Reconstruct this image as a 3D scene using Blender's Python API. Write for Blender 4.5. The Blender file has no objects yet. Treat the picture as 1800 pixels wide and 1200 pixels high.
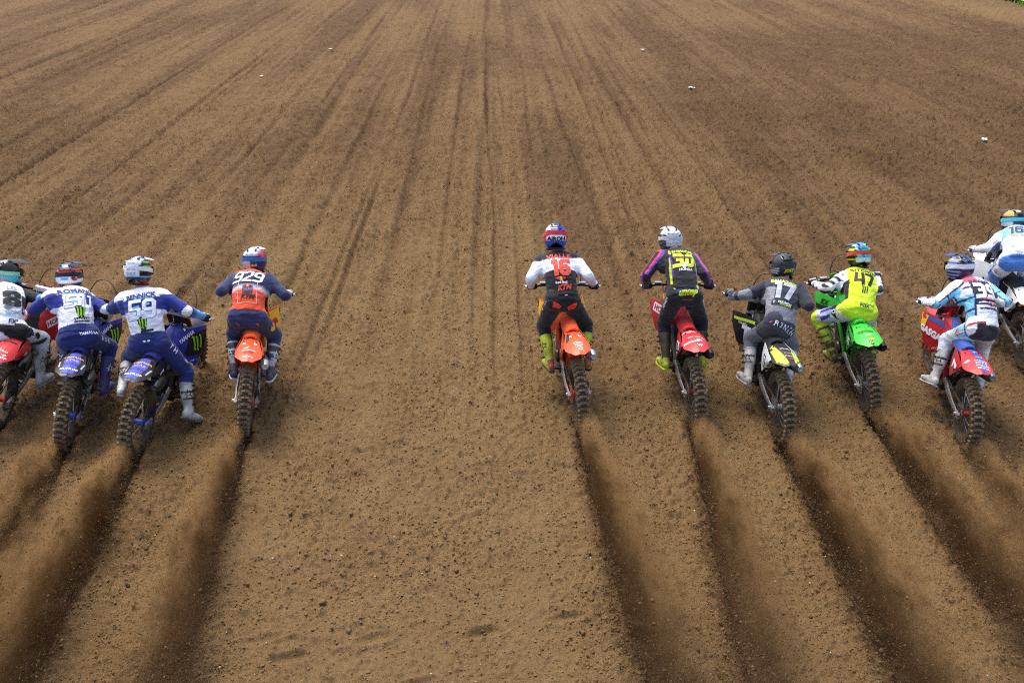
import bpy, bmesh, math, random
import numpy as np
from mathutils import Vector, Matrix
from mathutils.bvhtree import BVHTree
R = math.radians
random.seed(7); np.random.seed(7)
scene = bpy.context.scene
col = scene.collection

# ------------------------------------------------------------------ camera, sky, sun, exposure
cam = bpy.data.cameras.new('camera'); camo = bpy.data.objects.new('camera', cam); col.objects.link(camo)
cam.sensor_width = 36; cam.lens = 32.0; cam.clip_end = 3000; cam.clip_start = .1
CAM = Vector((0, 0, 5.13)); camo.location = CAM
camo.rotation_euler = (R(90-26.822), 0, R(-1.278))
scene.camera = camo
world = bpy.data.worlds.new('World'); scene.world = world; world.use_nodes = True
wn = world.node_tree
sky = wn.nodes.new('ShaderNodeTexSky'); sky.sky_type = 'NISHITA'; sky.sun_disc = False
SUN_EL, SUN_AZ = 64, -28          # azimuth clockwise from +Y
sky.sun_elevation = R(SUN_EL); sky.sun_rotation = R(SUN_AZ)
sky.air_density = 1.0; sky.dust_density = 4.0; sky.ozone_density = .6
bg = wn.nodes['Background']; bg.inputs[1].default_value = .15
wn.links.new(sky.outputs[0], bg.inputs[0])
sl = bpy.data.lights.new('sun', 'SUN'); sl.energy = 1.0; sl.angle = R(26); sl.color = (1, .95, .88)
so = bpy.data.objects.new('sun', sl); col.objects.link(so)
so.rotation_euler = (R(90-SUN_EL), 0, R(180-SUN_AZ)); so.location = (0, 0, 30)
scene.view_settings.view_transform = 'Standard'; scene.view_settings.look = 'None'
scene.view_settings.exposure = 1.06; scene.view_settings.gamma = 1
scene.cycles.volume_step_rate = 1.0; scene.cycles.volume_max_steps = 128; scene.cycles.volume_bounces = 1
scene.cycles.max_bounces = 6; scene.cycles.use_denoising = False; scene.cycles.filter_width = 1.1
scene.cycles.sample_clamp_indirect = 4

# ------------------------------------------------------------------ helpers
def lin(c):
    if isinstance(c, str):
        c = [int(c[i:i+2], 16)/255 for i in (0, 2, 4)]
    return tuple((x/12.92 if x <= .04045 else ((x+.055)/1.055)**2.4) for x in c)
def tag(o, label=None, cat=None, group=None, kind=None):
    if label: o['label'] = label
    if cat: o['category'] = cat
    if group: o['group'] = group
    if kind: o['kind'] = kind
    return o
def link(name, mesh, parent=None, mats=None, M=None):
    o = bpy.data.objects.new(name, mesh); col.objects.link(o)
    if parent is not None: o.parent = parent
    if M is not None: o.matrix_local = M
    if mats is not None:
        while len(mesh.materials) < len(mats): mesh.materials.append(None)
        for i, m in enumerate(mats):
            o.material_slots[i].link = 'OBJECT'; o.material_slots[i].material = m
    return o
def empty(name, M=None):
    o = bpy.data.objects.new(name, None); col.objects.link(o); o.empty_display_size = .2
    if M is not None: o.matrix_world = M
    return o

class MB:
    def __init__(s): s.v = []; s.f = []; s.m = []; s.n = 0
    def add(s, v, f, mat=0, M=None):
        v = [Vector(x) for x in v]
        if M is not None: v = [M @ x for x in v]
        s.v += v; s.f += [[i+s.n for i in q] for q in f]; s.m += [mat]*len(f); s.n += len(v)
        return s
    def box(s, c, size, mat=0, rot=None, taper=1.0):
        x, y, z = [k/2 for k in size]; t = taper
        v = [(-x, -y, -z), (x, -y, -z), (x, y, -z), (-x, y, -z), (-x*t, -y*t, z), (x*t, -y*t, z), (x*t, y*t, z), (-x*t, y*t, z)]
        M = Matrix.Translation(Vector(c)) @ (rot.to_4x4() if rot is not None else Matrix())
        return s.add(v, [(0, 3, 2, 1), (4, 5, 6, 7), (0, 1, 5, 4), (1, 2, 6, 5), (2, 3, 7, 6), (3, 0, 4, 7)], mat, M)
    def tube(s, pts, rads, n=10, mat=0, side=None, caps=True, rnd=False):
        pts = [Vector(p) for p in pts]
        if not isinstance(rads, (list, tuple)): rads = [rads]*len(pts)
        rads = [(r, r) if not isinstance(r, (list, tuple)) else tuple(r) for r in rads]
        if rnd:
            t0 = (pts[0]-pts[1]).normalized(); t1 = (pts[-1]-pts[-2]).normalized()
            a, b = rads[0], rads[-1]; m0, m1 = min(a), min(b)
            pts = [pts[0]+t0*m0*.75, pts[0]+t0*m0*.45] + pts + [pts[-1]+t1*m1*.45, pts[-1]+t1*m1*.75]
            rads = [(a[0]*.45, a[1]*.45), (a[0]*.8, a[1]*.8)] + rads + [(b[0]*.8, b[1]*.8), (b[0]*.45, b[1]*.45)]
        k = len(pts); V = []; prev = None
        for i in range(k):
            t = (pts[min(i+1, k-1)]-pts[max(i-1, 0)]).normalized()
            if side is not None: x = Vector(side)
            elif prev is not None: x = prev
            else: x = Vector((1, 0, 0)) if abs(t.x) < .8 else Vector((0, 0, 1))
            x = (x - t*x.dot(t))
            if x.length < 1e-4: x = Vector((0, 0, 1)) - t*t.z
            x.normalize(); prev = x; y = t.cross(x)
            a, b = rads[i]
            for j in range(n):
                an = 2*math.pi*j/n
                V.append(pts[i]+x*math.cos(an)*a+y*math.sin(an)*b)
        F = [(i*n+j, i*n+(j+1) % n, (i+1)*n+(j+1) % n, (i+1)*n+j) for i in range(k-1) for j in range(n)]
        if caps: F += [tuple(range(n-1, -1, -1)), tuple((k-1)*n+j for j in range(n))]
        return s.add(V, F, mat)
    def lathe(s, prof, c=(0, 0, 0), ax='X', n=24, mat=0, close=False, M=None):
        V = []; m = len(prof)
        for j in range(n):
            a = 2*math.pi*j/n; ca, sa = math.cos(a), math.sin(a)
            for (h, r) in prof: V.append(Vector(c)+(Vector((h, r*ca, r*sa)) if ax == 'X' else Vector((r*ca, r*sa, h))))
        mm = m if close else m-1
        F = [(j*m+i, j*m+(i+1) % m, ((j+1) % n)*m+(i+1) % m, ((j+1) % n)*m+i) for j in range(n) for i in range(mm)]
        return s.add(V, F, mat, M)
    def grid(s, rows, mat=0, thick=.003):
        """sheet of rows of points, given thickness"""
        nr, nc = len(rows), len(rows[0]); P = [[Vector(p) for p in r] for r in rows]
        N = [[None]*nc for _ in rows]
        for i in range(nr):
            for j in range(nc):
                a = P[min(i+1, nr-1)][j]-P[max(i-1, 0)][j]; b = P[i][min(j+1, nc-1)]-P[i][max(j-1, 0)]
                q = a.cross(b); N[i][j] = q.normalized() if q.length > 1e-9 else Vector((0, 0, 1))
        V = [P[i][j]+N[i][j]*thick/2 for i in range(nr) for j in range(nc)]+[P[i][j]-N[i][j]*thick/2 for i in range(nr) for j in range(nc)]
        o = nr*nc; F = []
        for i in range(nr-1):
            for j in range(nc-1):
                a, b, c, d = i*nc+j, i*nc+j+1, (i+1)*nc+j+1, (i+1)*nc+j
                F += [(a, d, c, b), (a+o, b+o, c+o, d+o)]
        for i in range(nr-1):
            F += [(i*nc, i*nc+o, (i+1)*nc+o, (i+1)*nc), (i*nc+nc-1, (i+1)*nc+nc-1, (i+1)*nc+nc-1+o, i*nc+nc-1+o)]
        for j in range(nc-1):
            F += [(j, j+1, j+1+o, j+o), ((nr-1)*nc+j, (nr-1)*nc+j+o, (nr-1)*nc+j+1+o, (nr-1)*nc+j+1)]
        return s.add(V, F, mat)
    def mesh(s, name, smooth=35, fixn=True):
        me = bpy.data.meshes.new(name); me.from_pydata([tuple(v) for v in s.v], [], s.f)
        me.polygons.foreach_set('material_index', s.m)
        if fixn:
            bm = bmesh.new(); bm.from_mesh(me); bmesh.ops.recalc_face_normals(bm, faces=bm.faces); bm.to_mesh(me); bm.free()
        me.update()
        if smooth:
            me.shade_smooth(); me.set_sharp_from_angle(angle=R(smooth))
        return me
def catmull(P, k):
    P = [np.array(p, float) for p in P]; out = []
    for i in range(len(P)-1):
        a, b, c, d = P[max(i-1, 0)], P[i], P[i+1], P[min(i+2, len(P)-1)]
        for t in np.linspace(0, 1, k, endpoint=False):
            out.append(.5*((2*b)+(-a+c)*t+(2*a-5*b+4*c-d)*t*t+(-a+3*b-3*c+d)*t**3))
    out.append(P[-1]); return out
CACHE = {}
def part(root, name, key, builder, mats, M=None, smooth=35):
    if key not in CACHE: CACHE[key] = builder().mesh(name, smooth)
    return link(name, CACHE[key], root, mats, M)

# ------------------------------------------------------------------ materials
def nodes(m):
    m.use_nodes = True; nt = m.node_tree; b = nt.nodes['Principled BSDF']; return nt, nt.nodes, nt.links, b
def noise(nt, vec, scale, detail=4, rough=.55):
    n = nt.nodes.new('ShaderNodeTexNoise'); n.inputs['Scale'].default_value = scale; n.inputs['Detail'].default_value = detail
    n.inputs['Roughness'].default_value = rough; nt.links.new(vec, n.inputs['Vector']); return n.outputs['Fac']
def ramp(nt, fac, stops):
    r = nt.nodes.new('ShaderNodeValToRGB'); e = r.color_ramp.elements
    while len(e) < len(stops): e.new(.5)
    for i, (p, c) in enumerate(stops): e[i].position = p; e[i].color = (c, c, c, 1) if not isinstance(c, tuple) else (*c, 1)
    nt.links.new(fac, r.inputs[0]); return r.outputs[0]
def mix(nt, fac, a, b, mode='MIX'):
    m = nt.nodes.new('ShaderNodeMix'); m.data_type = 'RGBA'; m.blend_type = mode
    for s, v in ((0, fac), (6, a), (7, b)):
        if hasattr(v, 'is_linked') or hasattr(v, 'links'): nt.links.new(v, m.inputs[s])
        else: m.inputs[s].default_value = v if s == 0 else (*v, 1)
    return m.outputs[2]
SOIL = (.16, .10, .055)
MATS = {}
def mat(c, kind='plastic', dirt=.35, rough=None):
    key = (c, kind, dirt, rough)
    if key in MATS: return MATS[key]
    m = bpy.data.materials.new('%s_%s' % (kind, c)); nt, N, L, b = nodes(m); MATS[key] = m
    base = lin(c) if c != 'vcol' else None
    tc = N.new('ShaderNodeTexCoord').outputs['Object']
    n1 = noise(nt, tc, 9, 6, .65); n2 = noise(nt, tc, 60, 3, .6)
    if base is None:
        a = N.new('ShaderNodeVertexColor'); a.layer_name = 'Col'; cc = a.outputs[0]
    else:
        cc = mix(nt, ramp(nt, n1, [(.3, 0.), (.7, 1.)]), tuple(x*.86 for x in base), tuple(min(1, x*1.06) for x in base))
    d = ramp(nt, n1, [(.60-dirt*.45, 0.), (.86-dirt*.2, dirt)])
    if kind == 'fabric': d = ramp(nt, n1, [(.5, 0.), (.9, dirt*.4)])
    cc = mix(nt, d, cc, SOIL)
    if kind != 'print':   # splashed specks of soil
        sp = ramp(nt, noise(nt, tc, 140, 1, .5), [(.70, 0.), (.74, .55*min(1, dirt*2.2))]); cc = mix(nt, sp, cc, (.10, .065, .04))
    L.new(cc, b.inputs['Base Color'])
    rg = {'plastic': .38, 'metal': .34, 'rubber': .85, 'fabric': .85, 'skin': .5, 'print': .55, 'leather': .5}[kind] if rough is None else rough
    rr = N.new('ShaderNodeMapRange'); L.new(n1, rr.inputs[0]); rr.inputs[3].default_value = rg-.08; rr.inputs[4].default_value = min(1, rg+.22); L.new(rr.outputs[0], b.inputs['Roughness'])
    if kind == 'metal': b.inputs['Metallic'].default_value = .85
    bp = N.new('ShaderNodeBump'); L.new(bp.outputs[0], b.inputs['Normal'])
    if kind == 'fabric':
        mp = N.new('ShaderNodeMapping'); mp.inputs['Scale'].default_value = (1, 1, 2.2); mp.inputs['Rotation'].default_value = (.4, .5, 0); L.new(tc, mp.inputs[0])
        h = noise(nt, mp.outputs[0], 11, 3, .5); bp.inputs['Strength'].default_value = .9; bp.inputs['Distance'].default_value = .02; L.new(h, bp.inputs['Height'])
        b.inputs['Sheen Weight'].default_value = .15
    else:
        bp.inputs['Strength'].default_value = .25; bp.inputs['Distance'].default_value = .004; L.new(n2, bp.inputs['Height'])
    return m
def tyre_mat(knob):
    key = ('tyre', knob)
    if key in MATS: return MATS[key]
    m = bpy.data.materials.new('muddy_tyre'); nt, N, L, b = nodes(m); MATS[key] = m
    tc = N.new('ShaderNodeTexCoord').outputs['Object']; n = noise(nt, tc, 14, 6, .7)
    c = mix(nt, ramp(nt, n, [(.42, 0.), (.60, 1.)]), (.165, .110, .058) if knob else (.060, .040, .024), (.235, .155, .078) if knob else (.11, .072, .038))  # muddy knobs; carcass darkened to paint the shade between the knob rows
    L.new(c, b.inputs['Base Color']); b.inputs['Roughness'].default_value = .9
    bp = N.new('ShaderNodeBump'); bp.inputs['Strength'].default_value = .6; bp.inputs['Distance'].default_value = .006; L.new(noise(nt, tc, 90, 4, .6), bp.inputs['Height']); L.new(bp.outputs[0], b.inputs['Normal'])
    return m

# ------------------------------------------------------------------ numpy noise
def hash2(ix, iy, seed):
    h = (ix.astype(np.int64)*374761393 + iy.astype(np.int64)*668265263 + seed*1274126177) & 0xffffffff
    h = ((h ^ (h >> 13))*1274126177) & 0xffffffff
    return ((h ^ (h >> 16)) & 0xffff)/65535.
def perlin(x, y, seed=0):
    ix = np.floor(x); iy = np.floor(y); fx = x-ix; fy = y-iy
    u = fx*fx*fx*(fx*(fx*6-15)+10); v = fy*fy*fy*(fy*(fy*6-15)+10)
    def g(dx, dy):
        a = hash2(ix+dx, iy+dy, seed)*2*np.pi
        return np.cos(a)*(fx-dx)+np.sin(a)*(fy-dy)
    return ((g(0, 0)*(1-u)+g(1, 0)*u)*(1-v)+(g(0, 1)*(1-u)+g(1, 1)*u)*v)*1.5
def sstep(a, b, x):
    t = np.clip((x-a)/(b-a), 0, 1); return t*t*(3-2*t)
# ------------------------------------------------------------------ where each motorcycle stands and how its rider sits (metres, motorcycle frame)
POSE = {
'A': dict(pos=(-5.265,8.333), head=1.9, lean=16.0, pitch=-1.4, steer=-0.2, J=dict(pel=(-0.120,0.330,0.965), nk=(-0.309,0.707,1.240), hd=(-0.355,0.895,1.344), sL=(-0.421,0.556,1.257), sR=(-0.171,0.815,1.174), eL=(-0.604,0.760,1.147), eR=(0.092,0.700,1.230), hL=(-0.345,0.902,1.200), hR=(0.332,0.888,1.202), pL=(-0.205,0.303,0.921), pR=(-0.027,0.362,0.952), kL=(-0.234,0.721,0.825), kR=(0.115,0.715,0.750), aL=(-0.200,0.480,0.470), aR=(0.212,0.485,0.399))),
'B': dict(pos=(-4.409,7.968), head=9.4, lean=14.7, pitch=-2.0, steer=-1.8, J=dict(pel=(-0.050,0.413,1.038), nk=(-0.216,0.771,1.348), hd=(-0.264,0.954,1.459), sL=(-0.355,0.642,1.352), sR=(-0.054,0.851,1.290), eL=(-0.538,0.691,1.127), eR=(0.162,0.653,1.277), hL=(-0.347,0.911,1.200), hR=(0.339,0.885,1.201), pL=(-0.133,0.400,0.983), pR=(0.047,0.423,1.039), kL=(-0.233,0.792,0.834), kR=(0.222,0.746,0.817), aL=(-0.132,0.519,0.517), aR=(0.242,0.491,0.468))),
'C': dict(pos=(-3.626,7.830), head=-3.8, lean=9.5, pitch=-3.9, steer=-5.6, J=dict(pel=(-0.069,0.434,1.034), nk=(-0.233,0.663,1.450), hd=(-0.311,0.737,1.643), sL=(-0.398,0.600,1.379), sR=(-0.045,0.691,1.447), eL=(-0.581,0.727,1.185), eR=(0.226,0.630,1.349), hL=(-0.356,0.929,1.200), hR=(0.336,0.867,1.200), pL=(-0.155,0.414,0.984), pR=(0.027,0.456,1.024), kL=(-0.366,0.665,0.705), kR=(0.249,0.597,0.684), aL=(-0.281,0.281,0.532), aR=(0.359,0.422,0.305))),
'D': dict(pos=(-2.641,8.206), head=9.4, lean=10.0, pitch=-2.3, steer=3.3, J=dict(pel=(-0.048,0.472,1.104), nk=(-0.054,0.885,1.389), hd=(-0.042,1.066,1.513), sL=(-0.236,0.870,1.343), sR=(0.131,0.850,1.390), eL=(-0.343,0.598,1.308), eR=(0.312,0.636,1.306), hL=(-0.340,0.879,1.201), hR=(0.349,0.917,1.201), pL=(-0.142,0.470,1.072), pR=(0.048,0.472,1.074), kL=(-0.202,0.773,0.773), kR=(0.231,0.744,0.795), aL=(-0.164,0.477,0.465), aR=(0.218,0.474,0.462))),
'E': dict(pos=(0.912,8.302), head=3.9, lean=-3.7, pitch=-1.8, steer=-6.8, J=dict(pel=(-0.052,0.571,1.182), nk=(-0.039,0.936,1.534), hd=(-0.049,0.994,1.746), sL=(-0.226,0.944,1.513), sR=(0.142,0.898,1.504), eL=(-0.370,0.714,1.409), eR=(0.244,0.645,1.397), hL=(-0.352,0.936,1.205), hR=(0.332,0.857,1.202), pL=(-0.147,0.545,1.176), pR=(0.033,0.588,1.132), kL=(-0.257,0.762,0.823), kR=(0.213,0.769,0.787), aL=(-0.236,0.495,0.483), aR=(0.182,0.483,0.466))),
'F': dict(pos=(2.144,8.301), head=0.1, lean=-4.3, pitch=-3.1, steer=-6.3, J=dict(pel=(-0.013,0.536,1.243), nk=(-0.024,0.930,1.556), hd=(-0.045,1.116,1.670), sL=(-0.202,0.878,1.571), sR=(0.157,0.936,1.502), eL=(-0.391,0.722,1.414), eR=(0.237,0.669,1.410), hL=(-0.352,0.935,1.204), hR=(0.334,0.862,1.201), pL=(-0.109,0.520,1.225), pR=(0.078,0.545,1.203), kL=(-0.191,0.725,0.857), kR=(0.215,0.724,0.837), aL=(-0.223,0.498,0.490), aR=(0.189,0.488,0.476))),
'G': dict(pos=(2.976,7.970), head=-1.6, lean=-4.3, pitch=-3.7, steer=-13.7, J=dict(pel=(0.082,0.507,1.019), nk=(0.207,0.878,1.334), hd=(0.237,1.022,1.496), sL=(0.022,0.903,1.324), sR=(0.379,0.810,1.294), eL=(-0.217,0.734,1.316), eR=(0.391,0.526,1.221), hL=(-0.352,0.979,1.202), hR=(0.317,0.818,1.200), pL=(0.006,0.461,1.053), pR=(0.137,0.540,0.939), kL=(-0.144,0.771,0.796), kR=(0.312,0.815,0.656), aL=(-0.235,0.495,0.477), aR=(0.191,0.456,0.458))),
'H': dict(pos=(4.072,8.439), head=-5.0, lean=-9.8, pitch=-1.3, steer=-0.9, J=dict(pel=(0.035,0.433,1.012), nk=(0.143,0.870,1.238), hd=(0.180,0.949,1.438), sL=(-0.040,0.826,1.258), sR=(0.320,0.870,1.173), eL=(-0.256,0.625,1.232), eR=(0.279,0.585,1.143), hL=(-0.347,0.908,1.200), hR=(0.341,0.879,1.197), pL=(-0.062,0.429,1.020), pR=(0.113,0.440,0.947), kL=(-0.330,0.723,0.858), kR=(0.229,0.765,0.688), aL=(-0.243,0.503,0.494), aR=(0.174,0.441,0.416))),
'I': dict(pos=(4.819,7.795), head=-11.6, lean=-3.9, pitch=-1.2, steer=2.2, J=dict(pel=(0.152,0.480,1.081), nk=(0.095,0.852,1.415), hd=(0.010,1.014,1.538), sL=(-0.070,0.762,1.420), sR=(0.269,0.896,1.357), eL=(-0.284,0.604,1.298), eR=(0.383,0.631,1.310), hL=(-0.341,0.884,1.201), hR=(0.348,0.910,1.201), pL=(0.074,0.421,1.092), pR=(0.213,0.527,1.014), kL=(-0.086,0.725,0.835), kR=(0.293,0.822,0.711), aL=(-0.225,0.501,0.494), aR=(0.217,0.467,0.485))),
'J': dict(pos=(6.292,9.379), head=-8.1, lean=-9.0, pitch=-0.5, steer=0.8, J=dict(pel=(-0.019,0.377,1.231), nk=(0.126,0.830,1.378), hd=(0.136,1.029,1.469), sL=(-0.063,0.837,1.365), sR=(0.295,0.745,1.353), eL=(-0.270,0.632,1.314), eR=(0.513,0.656,1.176), hL=(-0.344,0.897,1.199), hR=(0.346,0.905,1.200), pL=(-0.111,0.405,1.202), pR=(0.071,0.351,1.196), kL=(-0.188,0.687,0.886), kR=(0.185,0.618,0.879), aL=(-0.198,0.495,0.502), aR=(0.200,0.481,0.472))),
}
TRAIL = dict(A=2.5, B=7, C=2.5, D=4, E=5, F=-3.5, G=.4, H=-.6, I=-6.5, J=-6)      # heading of the line each rear wheel has dug
def bike_matrix(k):
    q = POSE[k]
    return Matrix.Translation((q['pos'][0], q['pos'][1], -.035)) @ Matrix.Rotation(R(q['head']), 4, 'Z') @ Matrix.Rotation(R(q['lean']), 4, 'Y') @ Matrix.Rotation(R(q['pitch']), 4, 'X')
# ------------------------------------------------------------------ the soil
RUTX = [(-16.5, .05), (-14.2, .05), (-12.3, .045), (-10.6, .05), (-9.3, .04), (-7.95, .06), (-6.6, .045), (-5.2, .05), (-4.1, .06), (-2.9, .035), (-1.7, .035), (-.75, .03), (-.15, .045), (.9, .03), (1.75, .05),
        (2.5, .03), (3.3, .05), (4.3, .035), (5.47, .065), (6.7, .045), (7.9, .06), (9.4, .06), (11.2, .06), (12.6, .05), (14.5, .055), (16.8, .05), (19.5, .05)]
FOOT = [(-1.78, 5.18, .25), (-.92, 5.17, .28), (-.10, 5.2, .25), (-1.55, 4.98, .2), (-.6, 4.7, .3), (-1.25, 4.62, .2), (.55, 5.35, .2), (1.15, 5.3, -.3), (-2.2, 4.7, .3)]
_r = random.Random(21)
RUTX += [(_r.uniform(-24, 24), _r.uniform(.018, .034)) for _ in range(46)]
def soil(x, y):
    """height, moistness and tone of the soil at x, y (arrays, metres)"""
    h = np.zeros_like(x); far = np.maximum(1, y/9.)
    # tilled grain: lumps of all sizes
    for wl, am, sd in ((1.7, .018, 1), (.62, .012, 2), (.27, .010, 3)):
        h += am*perlin(x/wl, y/(wl*1.2), sd)
    for wl, am, sd in ((.135, .017, 4), (.068, .021, 5), (.036, .016, 6), (.019, .006, 7)):
        n = perlin(x/wl+.3*perlin(x/.4, y/.4, sd+20), y/wl, sd)
        patch = .55+.75*np.clip(.5+perlin(x/.9, y/1.6, sd+40), 0, 1)
        patch = patch*(.60+.40*sstep(4.6, 7.5, y+.8*perlin(x/1.1, y/1.1, 60)))
        h += am*patch*(np.abs(n)*1.6-.35+.7*n)*np.where(wl < .05, 1, np.minimum(far, 1.9))
    # drag lines running up the track
    fade = sstep(6, 12, y)
    h += .024*fade*np.minimum(far, 1.6)*(perlin(x/.33+.15*perlin(x, y/3, 31), y/14, 8)+.7*perlin(x/.15, y/9, 9))
    h += .008*perlin(x/.22, y/5, 10)
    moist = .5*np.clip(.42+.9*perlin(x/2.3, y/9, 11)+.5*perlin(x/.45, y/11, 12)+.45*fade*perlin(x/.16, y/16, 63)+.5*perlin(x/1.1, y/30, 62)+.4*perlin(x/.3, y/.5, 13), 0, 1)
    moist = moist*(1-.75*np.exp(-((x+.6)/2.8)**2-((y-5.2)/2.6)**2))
    moist += .30*sstep(0, 10, x)*sstep(6, 12, y)*(1-sstep(33, 42, y-.0*x)) + .30*sstep(7, 20, y) - .25*np.exp(-((y-6.5)/3.5)**2)*np.exp(-(x/4.5)**2) + .18*sstep(1.0, 5, x)*(1-sstep(8, 14, y))  # broad tone: darker far and to the right, lighter in the near middle
    X_, Y_ = x, y
    for k, (rx, w) in enumerate(RUTX):
        nr = np.nonzero((np.abs(X_-rx) < 1.0) & (Y_ > 7))[0]; x, y = X_[nr], Y_[nr]
        wob = .22*perlin(y/24., y*0+k*5.3, 24)+.05*perlin(y/6., y*0+k*3.7, 14)+.02*perlin(y/1.2, y*0+k*1.7, 15)
        st = np.clip(.55+.9*perlin(y/7, y*0+k*9.1, 16), 0, 1)*sstep(7, 12, y)
        ww = w*1.3
        d = x-rx-wob
        prof = -np.exp(-(d/ww)**2)*.075+.032*np.exp(-((np.abs(d)-2.3*ww)/(ww*1.2))**2)
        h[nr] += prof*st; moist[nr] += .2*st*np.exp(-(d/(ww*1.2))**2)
    x, y = X_, Y_
    # fresh trenches dug by the rear wheels
    for k, q in POSE.items():
        a = R(TRAIL[k]); dx = x-q['pos'][0]; dy = y-q['pos'][1]
        s = dx*math.sin(a)-dy*math.cos(a); d = dx*math.cos(a)+dy*math.sin(a)
        d = d+.03*perlin(s/.5, s*0+q['pos'][0], 17)+.012*perlin(s/.11, s*0+q['pos'][0], 18)
        on = sstep(-.10, .25, s); wd =   .080+.018*np.clip(s, 0, 5)
        h += on*(-.11*np.exp(-(d/wd)**4)+.035*np.exp(-((np.abs(d)-2.1*wd)/(.07))**2)*(1+.8*perlin(x/.08, y/.08, 19)))
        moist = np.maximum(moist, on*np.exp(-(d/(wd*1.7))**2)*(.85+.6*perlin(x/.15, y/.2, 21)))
        # ploughed strip under and ahead of the wheel line
        on2 = (1-on)*sstep(-1.7, -1.4, s); h += -.02*on2*np.exp(-(d/.07)**2)
    for fx, fy, a in FOOT:
        c, s_ = math.cos(a), math.sin(a); u = (x-fx)*c+(y-fy)*s_; v = -(x-fx)*s_+(y-fy)*c
        r = (u/.15)**2+(v/.05)**2
        h = np.where(r < 1.6, h*sstep(.2, 1.6, r), h) - .022*np.exp(-r**2*1.2)*(1+.6*np.sign(v)*np.clip(np.abs(v)/.05, 0, 1)) + .013*np.exp(-((r-1.9)/.6)**2)
    far_s = sstep(60, 100, y); h = h*(1-far_s)
    bank = sstep(19.5, 22.6, x)*sstep(31, 39, y)
    h += .45*bank
    return h, np.clip(moist, 0, 1), bank
def soil_sheet():
    ys = [2.6]
    while ys[-1] < 520: ys.append(ys[-1]*(1.003 if ys[-1] < 55 else 1.03)+.0)
    ys = np.array(ys); nx = 700
    s = np.linspace(-1, 1, nx)
    s = np.concatenate([[-4, -2.5, -1.6, -1.2, -1.08], s, [1.08, 1.2, 1.6, 2.5, 4]])
    X = s[None, :]*(ys[:, None]*.60+.75)*1.0; Y = np.repeat(ys[:, None], len(s), 1)
    jit = (hash2(np.arange(X.size).reshape(X.shape), np.zeros_like(X), 3)-.5)
    h, mo, bank = soil(X.ravel(), Y.ravel())
    n = X.size; co = np.empty((n, 3), np.float32); co[:, 0] = X.ravel(); co[:, 1] = Y.ravel(); co[:, 2] = h
    nr, nc = X.shape
    i = np.arange(nr-1)[:, None]*nc+np.arange(nc-1)[None, :]
    quads = np.stack([i, i+1, i+1+nc, i+nc], -1).reshape(-1, 4)
    me = bpy.data.meshes.new('soil'); me.vertices.add(n); me.vertices.foreach_set('co', co.ravel())
    me.loops.add(quads.size); me.loops.foreach_set('vertex_index', quads.ravel().astype(np.int32))
    me.polygons.add(len(quads)); me.polygons.foreach_set('loop_start', np.arange(0, quads.size, 4, dtype=np.int32))
    me.update(calc_edges=True); me.shade_smooth()
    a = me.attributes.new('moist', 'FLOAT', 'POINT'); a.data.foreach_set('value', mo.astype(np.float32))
    b = me.attributes.new('bank', 'FLOAT', 'POINT'); b.data.foreach_set('value', bank.astype(np.float32))
    return me
DRY = (.256, .163, .070); WET = (.068, .034, .014)
def soil_material(bump=.03):
    m = bpy.data.materials.new('tilled_soil'); nt, N, L, b = nodes(m)
    g = N.new('ShaderNodeNewGeometry').outputs['Position']
    a = N.new('ShaderNodeAttribute'); a.attribute_name = 'moist'
    n1 = noise(nt, g, 1.3, 6, .6); n2 = noise(nt, g, 22, 5, .65); n3 = noise(nt, g, 110, 3, .6)
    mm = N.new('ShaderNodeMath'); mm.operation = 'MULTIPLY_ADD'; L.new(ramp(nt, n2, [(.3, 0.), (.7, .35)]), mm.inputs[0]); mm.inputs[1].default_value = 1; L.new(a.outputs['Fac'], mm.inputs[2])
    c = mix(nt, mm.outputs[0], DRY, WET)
    c = mix(nt, ramp(nt, n1, [(.35, 0.), (.7, .5)]), c, (.160, .086, .037))
    c = mix(nt, ramp(nt, noise(nt, g, 7, 10, .85), [(.50, 0.), (.66, .75)]), c, tuple(x*.55 for x in DRY))
    c = mix(nt, ramp(nt, noise(nt, g, 31, 6, .8), [(.56, 0.), (.70, .6)]), c, (.30, .205, .105))
    c = mix(nt, ramp(nt, n3, [(.35, .45), (.6, 0.)]), c, tuple(x*.45 for x in DRY))
    c = mix(nt, ramp(nt, noise(nt, g, 260, 1, .5), [(.76, 0.), (.80, .6)]), c, (.42, .34, .24))
    bk = N.new('ShaderNodeAttribute'); bk.attribute_name = 'bank'
    c = mix(nt, ramp(nt, bk.outputs['Fac'], [(.05, 0.), (.55, .25)]), c, (.25, .17, .085))
    L.new(c, b.inputs['Base Color']); b.inputs['Roughness'].default_value = .95; b.inputs['Specular IOR Level'].default_value = .15
    n4 = noise(nt, g, 13, 10, .80)
    bp = N.new('ShaderNodeBump'); bp.inputs['Strength'].default_value = 1; bp.inputs['Distance'].default_value = bump; L.new(n4, bp.inputs['Height'])
    L.new(bp.outputs[0], b.inputs['Normal']); return m
soilm = soil_material()
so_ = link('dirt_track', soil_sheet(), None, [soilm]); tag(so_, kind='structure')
# the wider ground beyond the tilled field
gb = MB(); gb.add([(-900, -400, -.35), (900, -400, -.35), (900, 1400, -.35), (-900, 1400, -.35)], [(0, 1, 2, 3)])
tag(link('ground', gb.mesh('ground', 0), None, [mat('5e4a32', 'print', .3, .9)]), kind='structure')

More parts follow.
